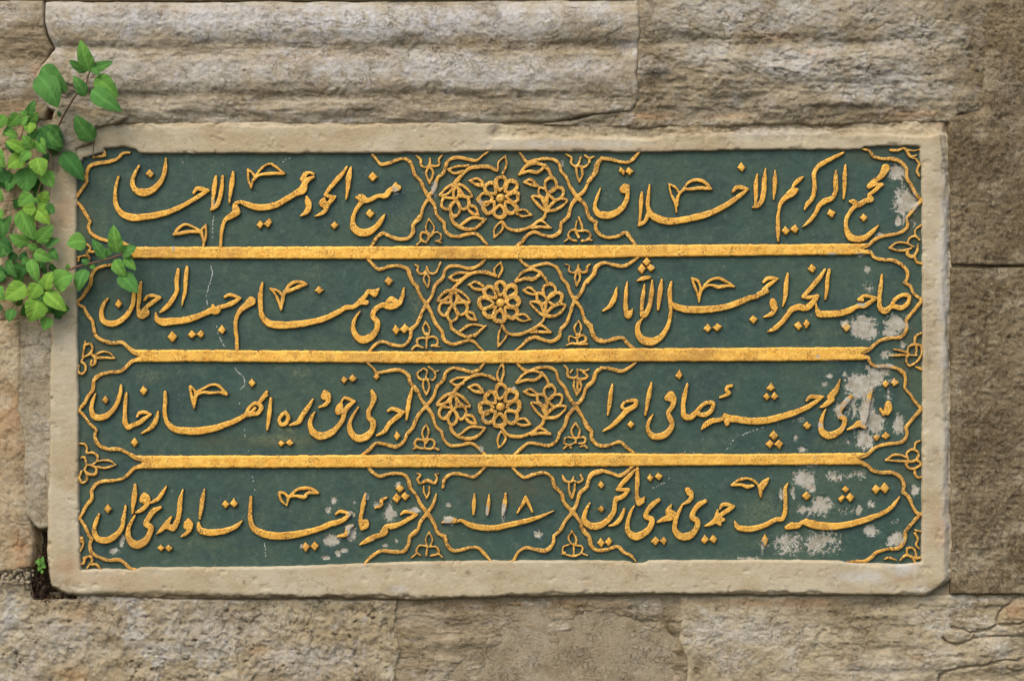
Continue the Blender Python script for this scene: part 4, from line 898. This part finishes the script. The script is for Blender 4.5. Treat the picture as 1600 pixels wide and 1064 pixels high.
_seed = [200]
def relief(name, strokes, polys=(), mat=M_GOLD, parent=plaque, step=1.0, top=0.0, rough=.7, b=1.25, grow=0.3, base=-0.0054):
    _seed[0] += 1
    sd = _seed[0]
    pts = []
    for s in strokes:
        pts.append(catmull(s))
    allp = [p[:, :2] for p in pts] + [np.array(q, float) for q in polys]
    A = np.concatenate(allp)
    wmax = max([p[:, 2].max() for p in pts], default=0) / 2 + 4
    x0, y0 = A.min(0) - wmax; x1, y1 = A.max(0) + wmax
    PX, PY = np.meshgrid(np.arange(x0, x1 + step, step), np.arange(y0, y1 + step, step))
    f = np.full(PX.shape, -99.0)
    for p in pts:
        for i in range(0, len(p), 24):
            q = p[i:i + 24]
            r = q[:, 2].max() / 2 + 3
            c0 = max(0, int((q[:, 0].min() - r - x0) / step)); c1 = int((q[:, 0].max() + r - x0) / step) + 2
            r0 = max(0, int((q[:, 1].min() - r - y0) / step)); r1 = int((q[:, 1].max() + r - y0) / step) + 2
            gx = PX[r0:r1, c0:c1, None]; gy = PY[r0:r1, c0:c1, None]
            v = (q[:, 2] / 2 - np.sqrt((gx - q[:, 0]) ** 2 + (gy - q[:, 1]) ** 2)).max(-1)
            f[r0:r1, c0:c1] = np.maximum(f[r0:r1, c0:c1], v)
    for q in polys:
        f = np.maximum(f, poly_sdf(PX, PY, q) )
    f = f + grow + rough * fbm(PX, PY, 7, 3, sd % 60) + .45 * fbm(PX, PY, 22, 2, sd % 50 + 7)
    t = np.clip((f + 0.9) / b, 0, 1)
    hh = top - base
    h = base - .0012 + (hh + .0012) * np.sqrt(1 - (1 - t) ** 2)
    h = h + 0.0004 * fbm(PX, PY, 7, 3, sd % 40 + 3) * t + 0.0006 * fbm(PX, PY, 40, 2, sd % 40 + 9)
    h = np.where(f < -0.9, base - .0012 + (f + .9) * .003, h)
    return grid_mesh(name, PX, PY, h, f > -1.6, mat, parent, {"edge": f - .15, "loss": loss_at(PX, PY) * (1.15 if name == "digit" else .9)})

def connected(strokes):
    """strokes that touch belong to one carved piece"""
    C = [catmull(s) for s in strokes]
    par = list(range(len(C)))
    def root(i):
        while par[i] != i: i = par[i]
        return i
    for i in range(len(C)):
        for j in range(i):
            d = np.hypot(C[i][:, None, 0] - C[j][None, :, 0], C[i][:, None, 1] - C[j][None, :, 1]) - (C[i][:, None, 2] + C[j][None, :, 2]) / 2
            if d.min() < .6: par[root(i)] = root(j)
    out = {}
    for i, s in enumerate(strokes): out.setdefault(root(i), []).append(s)
    return list(out.values())

def tile_parse(txt):
    ox = oy = 0.0; sc = 1.0
    for line in txt.strip().splitlines():
        if line.startswith("T "):
            ox, oy, sc = map(float, line[2:].split()); continue
        if line.startswith("V "):
            yield "V", (ox, oy, sc), [float(v) for v in line[2:].split()]; continue
        nm, body = line.split(":", 1)
        strokes = []; polys = []
        for s in body.split("/"):
            if s.startswith("p "):
                polys.append([(ox + float(a) / sc, oy + float(c) / sc) for a, c in (q.split() for q in s[2:].split(","))])
            else:
                strokes.append([(ox + float(a) / sc, oy + float(c) / sc, float(w) / sc) for a, c, w in (q.split() for q in s.split(","))])
        yield nm, strokes, polys

# ---- flower medallions
ARC = [[(740, 240, 18), (680, 215, 22), (600, 210, 22), (530, 225, 22), (470, 275, 22), (425, 320, 22), (400, 347, 22)]]
ARCLEAF = [[(370, 250, 12), (420, 225, 16), (530, 215, 18)], [(370, 250, 14), (420, 275, 16), (480, 265, 18)]]
LFLOWER = [[(405, 345, 20), (340, 370, 18), (280, 440, 16), (340, 430, 18), (390, 370, 18)], [(420, 345, 20), (480, 375, 18), (530, 455, 14), (470, 435, 18), (430, 385, 18)],
           [(405, 350, 20), (380, 430, 18), (400, 480, 20), (430, 430, 18), (415, 360, 20)], [(370, 460, 18), (310, 460, 18), (290, 530, 18), (330, 555, 18), (370, 500, 18)],
           [(390, 480, 18), (360, 560, 18), (385, 605, 20), (430, 570, 18), (420, 510, 18), (395, 475, 18)], [(430, 450, 18), (500, 460, 18), (505, 520, 20), (460, 555, 18), (425, 500, 18)]]
LSMALL = [[(505, 525, 16), (560, 535, 16), (585, 595, 12)], [(500, 540, 18), (540, 585, 18), (585, 595, 14)]]
LOWVINE = [[(380, 605, 18), (390, 650, 20), (440, 700, 22), (520, 725, 22), (575, 715, 18)]]
LOWLEAF = [[(450, 690, 18), (545, 630, 16), (660, 640, 12)], [(570, 720, 20), (620, 680, 18), (660, 640, 12)]]
RVINE = [[(795, 640, 20), (840, 695, 20), (920, 710, 22), (1000, 690, 20), (1080, 640, 20), (1120, 605, 20), (1135, 570, 18)]]
RLEAF = [[(1030, 690, 16), (1100, 640, 16), (1180, 690, 12)], [(1030, 692, 20), (1100, 685, 18), (1180, 690, 14)]]
RFLOWER = [[(1135, 570, 18), (1070, 520, 18), (1025, 445, 14), (1090, 460, 16), (1130, 540, 16)], [(1140, 565, 20), (1230, 555, 18), (1300, 475, 14), (1230, 475, 18), (1170, 520, 18), (1140, 560, 16)],
           [(1120, 470, 18), (1075, 430, 18), (1080, 380, 16), (1130, 390, 16), (1150, 450, 18), (1120, 470, 18)], [(1150, 440, 18), (1200, 380, 18), (1270, 385, 20), (1270, 435, 18), (1210, 480, 18), (1175, 450, 16)],
           [(1130, 390, 16), (1130, 330, 18), (1180, 300, 20), (1220, 340, 18), (1205, 390, 18), (1165, 420, 16)], [(1150, 450, 20), (1135, 560, 18)]]
TRLEAF = [[(900, 280, 12), (960, 215, 18), (1030, 190, 20), (1100, 205, 18)], [(900, 280, 14), (990, 260, 18), (1040, 265, 20), (1110, 220, 18)]]
TRSTEM = [[(1100, 205, 20), (1140, 250, 18), (1165, 310, 20)]]
SLEAF = [[(965, 355, 12), (1010, 335, 16), (1065, 370, 16)], [(965, 355, 14), (1010, 375, 16), (1080, 385, 16)]]
ULEAF = [[(525, 310, 12), (575, 340, 20), (645, 350, 22)], [(525, 310, 12), (590, 292, 16), (640, 325, 16)]]
DLEAF = [[(905, 575, 18), (960, 605, 16), (1025, 590, 12)], [(910, 560, 16), (970, 545, 16), (1025, 590, 12)]]

def medallion(tile, v):
    ox, oy, sc = tile
    def mk(nm, S, dx, dy, jit=4.5):
        rs = np.random.RandomState(int(abs(dx * 13 + dy * 7 + oy + S[0][0][0])) % 9999)
        st = [[(ox + (x + dx + rs.uniform(-jit, jit)) / sc, oy + (y + dy + rs.uniform(-jit, jit)) / sc, w * rs.uniform(.95, 1.12) * k / sc) for x, y, w in s] for s, k in ((s, rs.uniform(.95, 1.22)) for s in S)]
        return relief(nm, st, mat=M_GOLD_THIN, rough=.7)
    cx, cy = v[0], v[1]
    dxy = [(v[i], v[i + 1]) for i in range(2, 20, 2)]
    arc, arcleaf, lfl, low, rv, rfl, tr, sl, ul = dxy
    mk("vine_stem", ARC, *arc); mk("vine_leaf", ARCLEAF, *arcleaf)
    mk("blossom", LFLOWER, *lfl); mk("vine_leaf", LSMALL, *lfl)
    mk("vine_stem", LOWVINE, *low); mk("vine_leaf", LOWLEAF, *low)
    mk("vine_stem", RVINE, *rv); mk("vine_leaf", RLEAF, *rv)
    mk("blossom", RFLOWER, *rfl)
    mk("vine_leaf", TRLEAF, *tr); mk("vine_stem", TRSTEM, *tr)
    mk("vine_leaf", SLEAF, *sl); mk("vine_leaf", ULEAF, *ul)
    mk("vine_leaf", DLEAF, cx - 780, cy - 455)
    boss = [(ox + (cx + 38 * math.cos(a)) / sc, oy + (cy + 38 * math.sin(a)) / sc) for a in np.linspace(0, 2 * math.pi, 14, endpoint=False)]
    ro = relief("rosette", [], [boss], M_GOLD_THIN, b=6.0)
    rs = np.random.RandomState(int(oy))
    for (tx, ty) in [(5, -180), (118, -128), (158, -12), (122, 108), (-8, 160), (-130, 105), (-172, 8), (-112, -115)]:
        L = math.hypot(tx, ty); ux, uy = tx / L, ty / L; nx_, ny_ = -uy, ux
        wd = 42 + rs.uniform(-4, 5); L *= rs.uniform(.90, 1.02)
        fat = rs.uniform(0, .35)
        loop = [(.36, -.12), (.52, -.62), (.80, -1.0), (.97, -.55), (1.0, 0), (.97, .55), (.80, 1.0), (.52, .62), (.36, .12)]
        st = [(ox + (cx + ux * u * L + nx_ * w * wd + rs.uniform(-5, 5)) / sc, oy + (cy + uy * u * L + ny_ * w * wd + rs.uniform(-5, 5)) / sc, (27 if 1 < i < 7 else 20) * (1.0 + fat * (i < 5)) * rs.uniform(.9, 1.1) / sc) for i, (u, w) in enumerate(loop)]
        relief("petal", [st], mat=M_GOLD_THIN, parent=ro, rough=.7)

for nm, a, bb in tile_parse(DATA):
    if nm == "V":
        medallion(a, bb); continue
    thin = nm in ("tulip_ornament", "cartouche_line", "corner_ornament", "side_ornament", "vine_leaf")
    if nm == "dot":
        relief(nm, [], bb, M_GOLD, b=2.6, grow=-.3, rough=.9)
    else:
      for a in connected(a):
        relief(nm, a, bb, M_GOLD_THIN if thin else M_GOLD, grow=-.05 if thin else .2, rough=.7 if thin else .6, top=-.0012 if thin else 0.0)

BARS = [[(196, 386), (300, 386), (480, 385.5), (690, 385), (800, 384.5), (900, 383.5), (1100, 382.5), (1220, 382), (1352, 381), (1364, 381), (1344, 389), (1364, 397), (1340, 398.5), (1220, 399.5), (1100, 401), (980, 402.5), (900, 404.5), (800, 405), (690, 405.5), (480, 405), (300, 404.5), (208, 404)],
        [(206, 547), (300, 547), (480, 548), (690, 549.5), (800, 548), (900, 545), (1100, 544), (1220, 543), (1352, 542.5), (1364, 544), (1345, 552.5), (1360, 561), (1345, 563), (1220, 564.5), (1100, 565), (980, 565.5), (900, 566), (800, 568), (690, 568), (480, 566.5), (300, 565.5), (206, 566), (219, 558)],
        [(208, 712), (300, 712), (480, 711.5), (690, 710), (800, 710), (900, 708), (1100, 709), (1220, 709), (1340, 707.5), (1356, 708), (1341, 716.5), (1350, 726), (1220, 727), (1100, 727.5), (980, 728.5), (900, 729.5), (800, 730), (690, 730.5), (480, 731), (300, 731.5), (210, 733), (224, 722)]]
for q in BARS:
    relief("divider_bar", [], [q], M_GOLD_BAR, b=3.2, grow=.2, rough=.8)

# hairline cracks: lime filling in a row of broken flakes
M_LIME = flat_mat("lime_filling", srgb(206, 206, 196), srgb(180, 180, 168), 200, 0.9)
CRACKS = [([(337, 320), (334, 332), (332, 350), (331, 372)], .45), ([(329, 415), (331, 428), (328, 440), (324, 454), (322, 463), (324, 477)], .92), ([(336, 497), (340, 520), (345, 532), (351, 542)], .6),
          ([(365, 571), (370, 580), (377, 586), (382, 595), (381, 603), (374, 609)], .85), ([(373, 622), (374, 636)], .4), ([(381, 668), (383, 688), (388, 706)], .4), ([(394, 744), (396, 758), (398, 772)], .55), ([(413, 848), (414, 860), (415, 870)], .6),
          ([(1196, 667), (1180, 672), (1160, 680), (1146, 688), (1140, 698), (1134, 703)], .6), ([(1054, 733), (1048, 745), (1040, 753), (1028, 759), (1020, 763)], .65), ([(441, 253), (448, 249), (454, 246)], .8), ([(1072, 705), (1060, 720)], .4)]
for pts, dens in CRACKS:
    rs = np.random.RandomState(int(pts[0][0]))
    p = catmull([(x, y, 1) for x, y in pts])
    V = []; F = []
    i = 0
    while i < len(p) - 2:
        n = rs.randint(2, 5)
        if rs.rand() < dens:
            q = p[i:i + n + 1]
            a, c = q[0][:2], q[-1][:2]
            d = (c - a) / (np.hypot(*(c - a)) + 1e-6); nn = np.array([-d[1], d[0]])
            w = rs.uniform(.35, .95); o = rs.uniform(-.5, .5)
            ring = [a + nn * o, a + d * .8 + nn * (w + o), c - d * .4 + nn * (w * .7 + o), c + nn * o, c - d * .8 - nn * (w * .8 - o), a + d * .4 - nn * (w - o)]
            k = len(V)
            V += [(wx(x), .0048, wz(y)) for x, y in ring] + [(wx(x), .0062, wz(y)) for x, y in ring]
            F.append([k + j for j in range(6)][::-1])
            F += [[k + j, k + (j + 1) % 6, k + 6 + (j + 1) % 6, k + 6 + j] for j in range(6)]
        i += n
    me = bpy.data.meshes.new("hairline_crack"); me.from_pydata(V, [], F); me.update()
    link("hairline_crack", me, M_LIME, plaque)
# ------------------------------------------------------------------ plants rooted in the joints
def at(px, py, z):
    """point z metres in front of the wall plane that is seen at survey mark (px, py)"""
    k = (CAM_D - z) / CAM_D
    return Vector((wx(px) * k, -z, wz(py) * k))

def tube(V, F, pts, r0, r1, n=6):
    k0 = len(V)
    for i, p in enumerate(pts):
        a = pts[max(0, i - 1)]; b = pts[min(len(pts) - 1, i + 1)]
        d = (b - a).normalized()
        u = d.cross(Vector((0, 1, 0)))
        if u.length < 1e-4: u = Vector((1, 0, 0))
        u.normalize(); w = d.cross(u)
        r = r0 + (r1 - r0) * i / max(1, len(pts) - 1)
        for j in range(n):
            t = 2 * math.pi * j / n
            V.append(p + (u * math.cos(t) + w * math.sin(t)) * r)
    for i in range(len(pts) - 1):
        for j in range(n):
            F.append([k0 + i * n + j, k0 + i * n + (j + 1) % n, k0 + (i + 1) * n + (j + 1) % n, k0 + (i + 1) * n + j])
    F.append([k0 + j for j in range(n)][::-1]); F.append([k0 + (len(pts) - 1) * n + j for j in range(n)])

def spline(pts, per=6):
    out = []
    n = len(pts)
    for i in range(n - 1):
        p0 = pts[max(0, i - 1)]; p1 = pts[i]; p2 = pts[i + 1]; p3 = pts[min(n - 1, i + 2)]
        for k in range(per):
            t = k / per
            out.append(0.5 * ((2 * p1) + (p2 - p0) * t + (2 * p0 - 5 * p1 + 4 * p2 - p3) * t * t + (3 * p1 - p0 - 3 * p2 + p3) * t ** 3))
    out.append(pts[-1])
    return out

def leaf(parent, b, t, wid, tone, zb, zt, rnd):
    """one ovate pointed leaf from its stalk end b to its tip t"""
    B = at(b[0], b[1], zb); T = at(t[0], t[1], zt)
    L = (T - B).length
    ax = (T - B).normalized()
    view = Vector((0, -1, 0))
    side = ax.cross(view).normalized()
    roll = rnd.uniform(-.5, .5)
    nrm = side.cross(ax).normalized()
    if nrm.y > 0: nrm = -nrm
    s2 = side * math.cos(roll) + nrm * math.sin(roll)
    n2 = nrm * math.cos(roll) - side * math.sin(roll)
    NU, NV = 13, 9
    W = wid * 1.06 / 1000 / 2 / max(.75, math.cos(roll))
    skew = rnd.uniform(-.06, .06); cup = rnd.uniform(.03, .13); arch = rnd.uniform(.03, .13)
    V = []; rib = []; vein = []
    for i in range(NU):
        u = i / (NU - 1)
        p = (math.sin(math.pi * u ** .70)) ** .70 * (1 - .10 * u)
        if i == NU - 1: p = 0.0
        for j in range(NV):
            v = j / (NV - 1) * 2 - 1
            wv = W * p * (1 + .03 * math.sin(u * 15 + v * 3))
            fold = abs(v) ** 1.35 * cup * W * 2 - (v * v) ** 2 * cup * W * 1.1
            h = arch * L * math.sin(math.pi * u) - .12 * L * max(0, u - .75) + fold * p
            h += .0012 * math.sin(u * 21 - abs(v) * 5) * abs(v) * p
            V.append(B + ax * (L * u) + s2 * (wv * v + skew * L * math.sin(math.pi * u)) + n2 * h)
            rib.append(max(0, 1 - abs(v) * 6)); vein.append(.5 + .5 * math.sin(u * 34 - abs(v) * 11) * min(1, abs(v) * 3))
    F = [[i * NV + j, i * NV + j + 1, (i + 1) * NV + j + 1, (i + 1) * NV + j] for i in range(NU - 1) for j in range(NV - 1)]
    off = B + ax * (L / 2)
    me = bpy.data.meshes.new("leaf")
    me.from_pydata([v - off for v in V], [], F)
    me.polygons.foreach_set("use_smooth", [True] * len(F))
    for nm, arr in (("rib", rib), ("vein", vein)):
        a = me.attributes.new(nm, 'FLOAT', 'POINT'); a.data.foreach_set("value", arr)
    me.update()
    return link("leaf", me, LEAF[min(3, int(tone * 4))], parent, off)

def plant(name, label, stems, leaves, seed, root):
    rnd = random.Random(seed)
    R0 = at(*root)
    e = empty(name, R0, label, "plant")
    for st in stems:
        V = []; F = []
        ps = [at(x, y, z) for x, y, z in st["p"]]
        tube(V, F, spline(ps), st["r"] / 1000, st.get("r1", st["r"] * .6) / 1000)
        me = bpy.data.meshes.new("stem"); me.from_pydata([v - ps[0] for v in V], [], F)
        me.polygons.foreach_set("use_smooth", [True] * len(F)); me.update()
        link("stem", me, M_STEM, e, ps[0])
    for (bx, by, tx, ty, w, tone, zb, zt) in leaves:
        leaf(e, (bx, by), (tx, ty), w, tone, zb, zt, rnd)
    return e

def tl(txt, ox, oy, sc, z0):
    """leaf marks: stalk end, tip, width on the enlarged sheet, age 0..1, clearance mm"""
    out = []
    for ln in txt.strip().split(";"):
        v = [float(q) for q in ln.split()]
        if len(v) < 6: continue
        z = z0 + (v[6] / 1000 if len(v) > 6 else 0)
        out.append((ox + v[0] / sc, oy + v[1] / sc, ox + v[2] / sc, oy + v[3] / sc, v[4] / sc, v[5], z, z + (v[7] / 1000 if len(v) > 7 else .006)))
    return out

P1 = "490 425 800 710 270 .5 14 8; 455 520 690 905 295 .7 20 8; 1065 475 955 95 180 .3 22 10; 1035 470 815 340 115 .5 18 4; 1110 440 1340 355 120 .6 18 6; 1090 420 1180 525 95 .5 22 4; 1130 545 1405 780 220 .3 16 6; 1085 690 1450 945 215 .5 22 8; 1015 770 868 520 140 .5 20 6; 1090 470 1140 355 50 .6 20 2"
P2s = "1115 530 890 230 230 .52 10 8; 700 420 560 345 80 .5 10 4; 720 250 680 180 50 .6 6 2; 640 410 720 385 60 .5 8 3"
upper = tl(P1, 0, 50, 7.6, .036) + tl(P2s, 0, 150, 7.6, .02)
plant("wall_plant", "upper sprig of the creeping plant, broad pointed leaves against the cornice joint",
      [{"p": [(84, 205, .014), (92, 196, .022), (101, 178, .030), (110, 163, .036), (118, 150, .042), (134, 132, .048), (138, 118, .052), (142, 110, .054)], "r": 1.5},
       {"p": [(145, 240, .008), (147, 228, .016), (147, 219, .028)], "r": .7},
       {"p": [(64, 105, .004), (68, 112, .030), (72, 118, .044)], "r": .9},
       {"p": [(135, 140, .044), (143, 141, .050)], "r": .7}, {"p": [(133, 152, .044), (137, 136, .050)], "r": .7}, {"p": [(140, 121, .050), (149, 122, .050)], "r": .7}],
      upper, 3, (84, 205, .014))

P2 = ("330 235 412 50 120 .5 8 8; 320 250 235 190 90 .45 14 3; 225 215 85 365 150 .35 16 4; 60 230 -30 400 150 .35 12 4; 330 330 455 200 110 .25 16 4; 255 345 335 245 90 .25 20 4; 365 315 345 450 150 .15 22 5; 460 380 370 520 150 .5 8 4;"
      "490 370 735 650 280 .75 10 6; 560 430 750 610 210 .6 16 5; 450 505 545 690 150 .4 20 6; 390 640 265 465 145 .35 28 6; 315 655 62 535 140 .12 24 5; 205 500 55 440 110 .45 12 4; 235 695 55 570 110 .75 14 4; 362 660 238 800 120 .3 30 6;"
      "290 740 85 850 200 .12 18 5; -60 640 60 850 180 .25 18 6; 435 735 505 955 200 .2 28 8; 555 690 535 885 110 .9 4 4; 530 900 625 1085 180 .45 16 6; 735 670 1000 1005 220 .75 10 6; 330 500 440 420 110 .7 4 3; 150 380 30 470 100 .6 6 3; 40 900 110 1050 170 .8 6 4")
P3 = ("300 -60 315 240 280 .55 10 5; 150 10 85 225 150 .65 6 5; 385 260 215 395 190 .25 18 4; 470 350 565 215 145 .08 26 5; 467 362 398 298 60 .25 28 3; 432 430 262 430 140 .1 26 4; 448 432 555 365 95 .22 26 3; 535 395 648 488 135 .55 14 5; 430 445 595 612 170 .05 24 6;"
      "245 440 405 800 215 .28 14 6; 0 530 25 790 150 .6 10 5; 345 835 105 740 160 .45 18 5; 440 830 632 620 175 .48 22 6; 540 875 715 795 110 .5 14 4; 445 900 325 850 95 .45 20 3; 400 950 620 1045 150 .35 20 6; 600 905 692 1042 115 .55 14 4; -20 820 150 935 190 .75 12 4; -20 205 42 345 100 .45 14 4;"
      "-30 430 30 560 90 .35 12 4; 215 320 175 430 110 .85 2 3; 420 290 450 200 80 .9 2 3; 60 870 -10 1010 150 .5 16 4; 250 950 330 1060 120 .85 4 3; 180 950 120 1050 120 .8 6 3; 440 650 400 780 90 .9 2 3")
P4 = ("75 150 190 345 120 .7 8 5; 335 140 420 405 135 .38 18 6; 285 430 50 585 225 .15 22 6; -20 440 40 605 130 .3 16 5; 432 415 320 590 175 .14 30 6; 512 482 578 280 160 .22 30 6; 512 482 428 378 85 .28 26 4; 600 435 815 320 250 .32 20 6; 500 505 735 715 175 .22 28 6; 488 505 572 645 65 .32 24 4;"
      "415 585 330 835 240 .1 30 8; 450 560 560 745 170 .62 12 4; 590 680 775 690 150 .72 12 4; 525 780 490 930 140 .45 20 6; 140 690 98 842 135 .55 12 5; 605 272 560 188 85 .75 10 3; 480 300 500 230 90 .8 6 3; 300 200 250 330 120 .85 4 3; 560 600 640 760 130 .75 8 4; 250 130 330 210 100 .7 8 3; 620 740 680 800 100 .8 6 3; 20 270 -40 400 120 .7 6 3; 400 530 480 640 110 .85 6 3")
# extra dark leaves deeper in the bush
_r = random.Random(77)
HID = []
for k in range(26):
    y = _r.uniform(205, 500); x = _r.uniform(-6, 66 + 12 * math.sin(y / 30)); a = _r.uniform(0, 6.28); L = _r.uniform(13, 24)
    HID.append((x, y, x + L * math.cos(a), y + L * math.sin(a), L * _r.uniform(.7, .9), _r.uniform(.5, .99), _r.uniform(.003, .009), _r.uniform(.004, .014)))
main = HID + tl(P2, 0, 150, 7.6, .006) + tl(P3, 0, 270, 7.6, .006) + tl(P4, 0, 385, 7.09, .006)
plant("wall_plant", "large bushy creeping plant covering the left edge of the wall with small rounded leaves",
      [{"p": [(60, 470, .002), (66, 440, .018), (60, 410, .020), (56, 380, .020), (58, 350, .022), (56, 320, .020), (60, 300, .020), (72, 262, .018), (80, 238, .016), (60, 205, .018), (36, 200, .016)], "r": 1.4},
       {"p": [(80, 238, .014), (95, 240, .014), (104, 246, .014)], "r": .8},
       {"p": [(5, 262, .008), (14, 274, .012), (22, 282, .014)], "r": 1.0},
       {"p": [(70, 456, .026), (62, 448, .026), (50, 430, .020), (40, 415, .014)], "r": 1.1},
       {"p": [(28, 470, .010), (18, 482, .014), (0, 500, .010)], "r": 1.0}, {"p": [(60, 478, .012), (58, 500, .014), (62, 510, .010)], "r": .6},
       {"p": [(0, 316, .004), (14, 314, .008), (26, 312, .010)], "r": .7}, {"p": [(70, 454, .030), (74, 480, .022), (72, 497, .022)], "r": .8},
       {"p": [(36, 200, .016), (42, 186, .020), (34, 210, .018), (30, 222, .018)], "r": .9}],
      main, 5, (60, 470, .002))

B3 = "1020 825 790 850 215 .45 14 6; 1255 1025 1095 785 125 .62 16 5; 1400 955 1345 618 180 .42 22 8; 1330 960 1180 930 80 .65 12 2"
B4 = "945 250 865 500 170 .5 12 6; 1055 222 990 232 60 .42 14 3; 985 205 898 145 72 .55 14 3; 1268 150 1395 335 150 .36 20 4; 1330 300 1528 515 185 .55 20 8; 1360 90 1512 10 135 .52 20 5; 1380 115 1508 265 105 .38 20 5; 742 268 756 185 52 .32 12 3; 1365 70 1350 -10 60 .4 22 3; 1360 120 1420 60 70 .5 22 3"
plant("wall_plant", "leafy reddish branch of the creeping plant reaching across the gold bar at the left end",
      [{"p": [(72, 455, .018), (90, 432, .020), (107, 422, .020), (127, 415, .020), (155, 409, .022), (183, 400, .026), (193, 397, .028)], "r": 1.7, "r1": 1.2},
       {"p": [(183, 401, .026), (180, 404, .026), (178, 407, .026)], "r": .7}, {"p": [(190, 398, .028), (188, 392, .028), (184, 395, .028)], "r": .8},
       {"p": [(142, 413, .020), (136, 417, .018), (133, 421, .018)], "r": .6}, {"p": [(170, 405, .024), (167, 404, .024), (165, 403, .022)], "r": .6},
       {"p": [(142, 411, .020), (138, 398, .020), (133, 379, .020)], "r": .5}],
      tl(B3, 0, 270, 7.6, .006) + tl(B4, 0, 385, 7.09, .006), 8, (72, 455, .018))

S5 = "436 560 448 452 48 .25 4 3; 432 530 366 508 62 .3 4 3; 425 560 392 612 46 .3 3 2; 440 545 472 582 48 .25 4 2; 432 602 445 642 38 .3 3 2; 425 520 395 480 50 .35 2 2"
plant("wall_plant", "tiny green sprout growing in the dark hole at the lower left corner of the panel",
      [{"p": [(64, 905, -.020), (65, 892, -.012), (65, 882, -.008)], "r": .6}], tl(S5, 0, 800, 6.65, -.010), 9, (64, 905, -.020))

# rubble and twigs in the hole under the left stone
rnd = random.Random(21)
def pebble(V, F, c, r):
    k = len(V); n, m = 7, 5
    sx, sy, sz = (rnd.uniform(.7, 1.3) for _ in range(3))
    for i in range(m):
        th = math.pi * (i + .5) / m
        for j in range(n):
            ph = 2 * math.pi * (j + (i % 2) * .5) / n
            q = r * rnd.uniform(.75, 1.15)
            V.append(c + Vector((math.sin(th) * math.cos(ph) * q * sx, math.sin(th) * math.sin(ph) * q * sy, math.cos(th) * q * sz)))
    for i in range(m - 1):
        for j in range(n):
            F.append([k + i * n + j, k + (i + 1) * n + j, k + (i + 1) * n + (j + 1) % n, k + i * n + (j + 1) % n])
    F.append([k + j for j in range(n)]); F.append([k + (m - 1) * n + j for j in range(n)][::-1])
def rubble(name, mat, spots):
    V = []; F = []
    for (x0, x1, y0, y1, n, r0, r1, z0, z1) in spots:
        for _ in range(n):
            pebble(V, F, at(rnd.uniform(x0, x1), rnd.uniform(y0, y1), rnd.uniform(z0, z1)), rnd.uniform(r0, r1) / 1000)
    me = bpy.data.meshes.new(name); me.from_pydata(V, [], F); me.update()
    o = link(name, me, mat, wall); o["kind"] = "stuff"
    return o
rubble("rubble", M_MORTAR, [(-10, 46, 886, 912, 90, 1.5, 4.5, -.016, -.004), (-140, -10, 886, 906, 130, 1.5, 5, -.018, -.004), (30, 52, 880, 900, 26, 1.5, 3.5, -.02, -.008), (26, 30, 885, 892, 2, 5, 6, -.01, -.006)])
rubble("soil_crumbs", M_SOIL, [(48, 76, 900, 940, 120, 1.2, 3.5, -.030, -.014), (70, 120, 928, 940, 60, 1, 2.5, -.024, -.012), (48, 72, 850, 905, 60, 1, 2.6, -.034, -.026), (62, 72, 918, 930, 3, 5, 7, -.016, -.012)])
for i, st in enumerate([[(47, 905, -.012), (50, 922, -.008), (54, 936, -.010)], [(30, 907, -.006), (36, 914, -.002), (40, 920, -.006)], [(58, 940, -.012), (75, 936, -.010), (96, 938, -.012)], [(52, 884, -.018), (58, 876, -.014), (62, 868, -.016)]]):
    V = []; F = []
    ps = [at(*p) for p in st]
    tube(V, F, spline(ps, 4), .0008, .0004, 5)
    me = bpy.data.meshes.new("dry_twig"); me.from_pydata([v - ps[0] for v in V], [], F); me.update()
    o = link("dry_twig", me, M_TWIG, None, ps[0])
    o["category"] = "twig"; o["group"] = "dry twigs in the hole"
    o["label"] = ["thin dry twig hanging upright in the dark hole left of the panel corner", "short dry twig on the rubble beside the dark hole", "dry twig lying along the ledge under the lower left panel corner", "dry twig above the green sprout in the dark hole"][i]
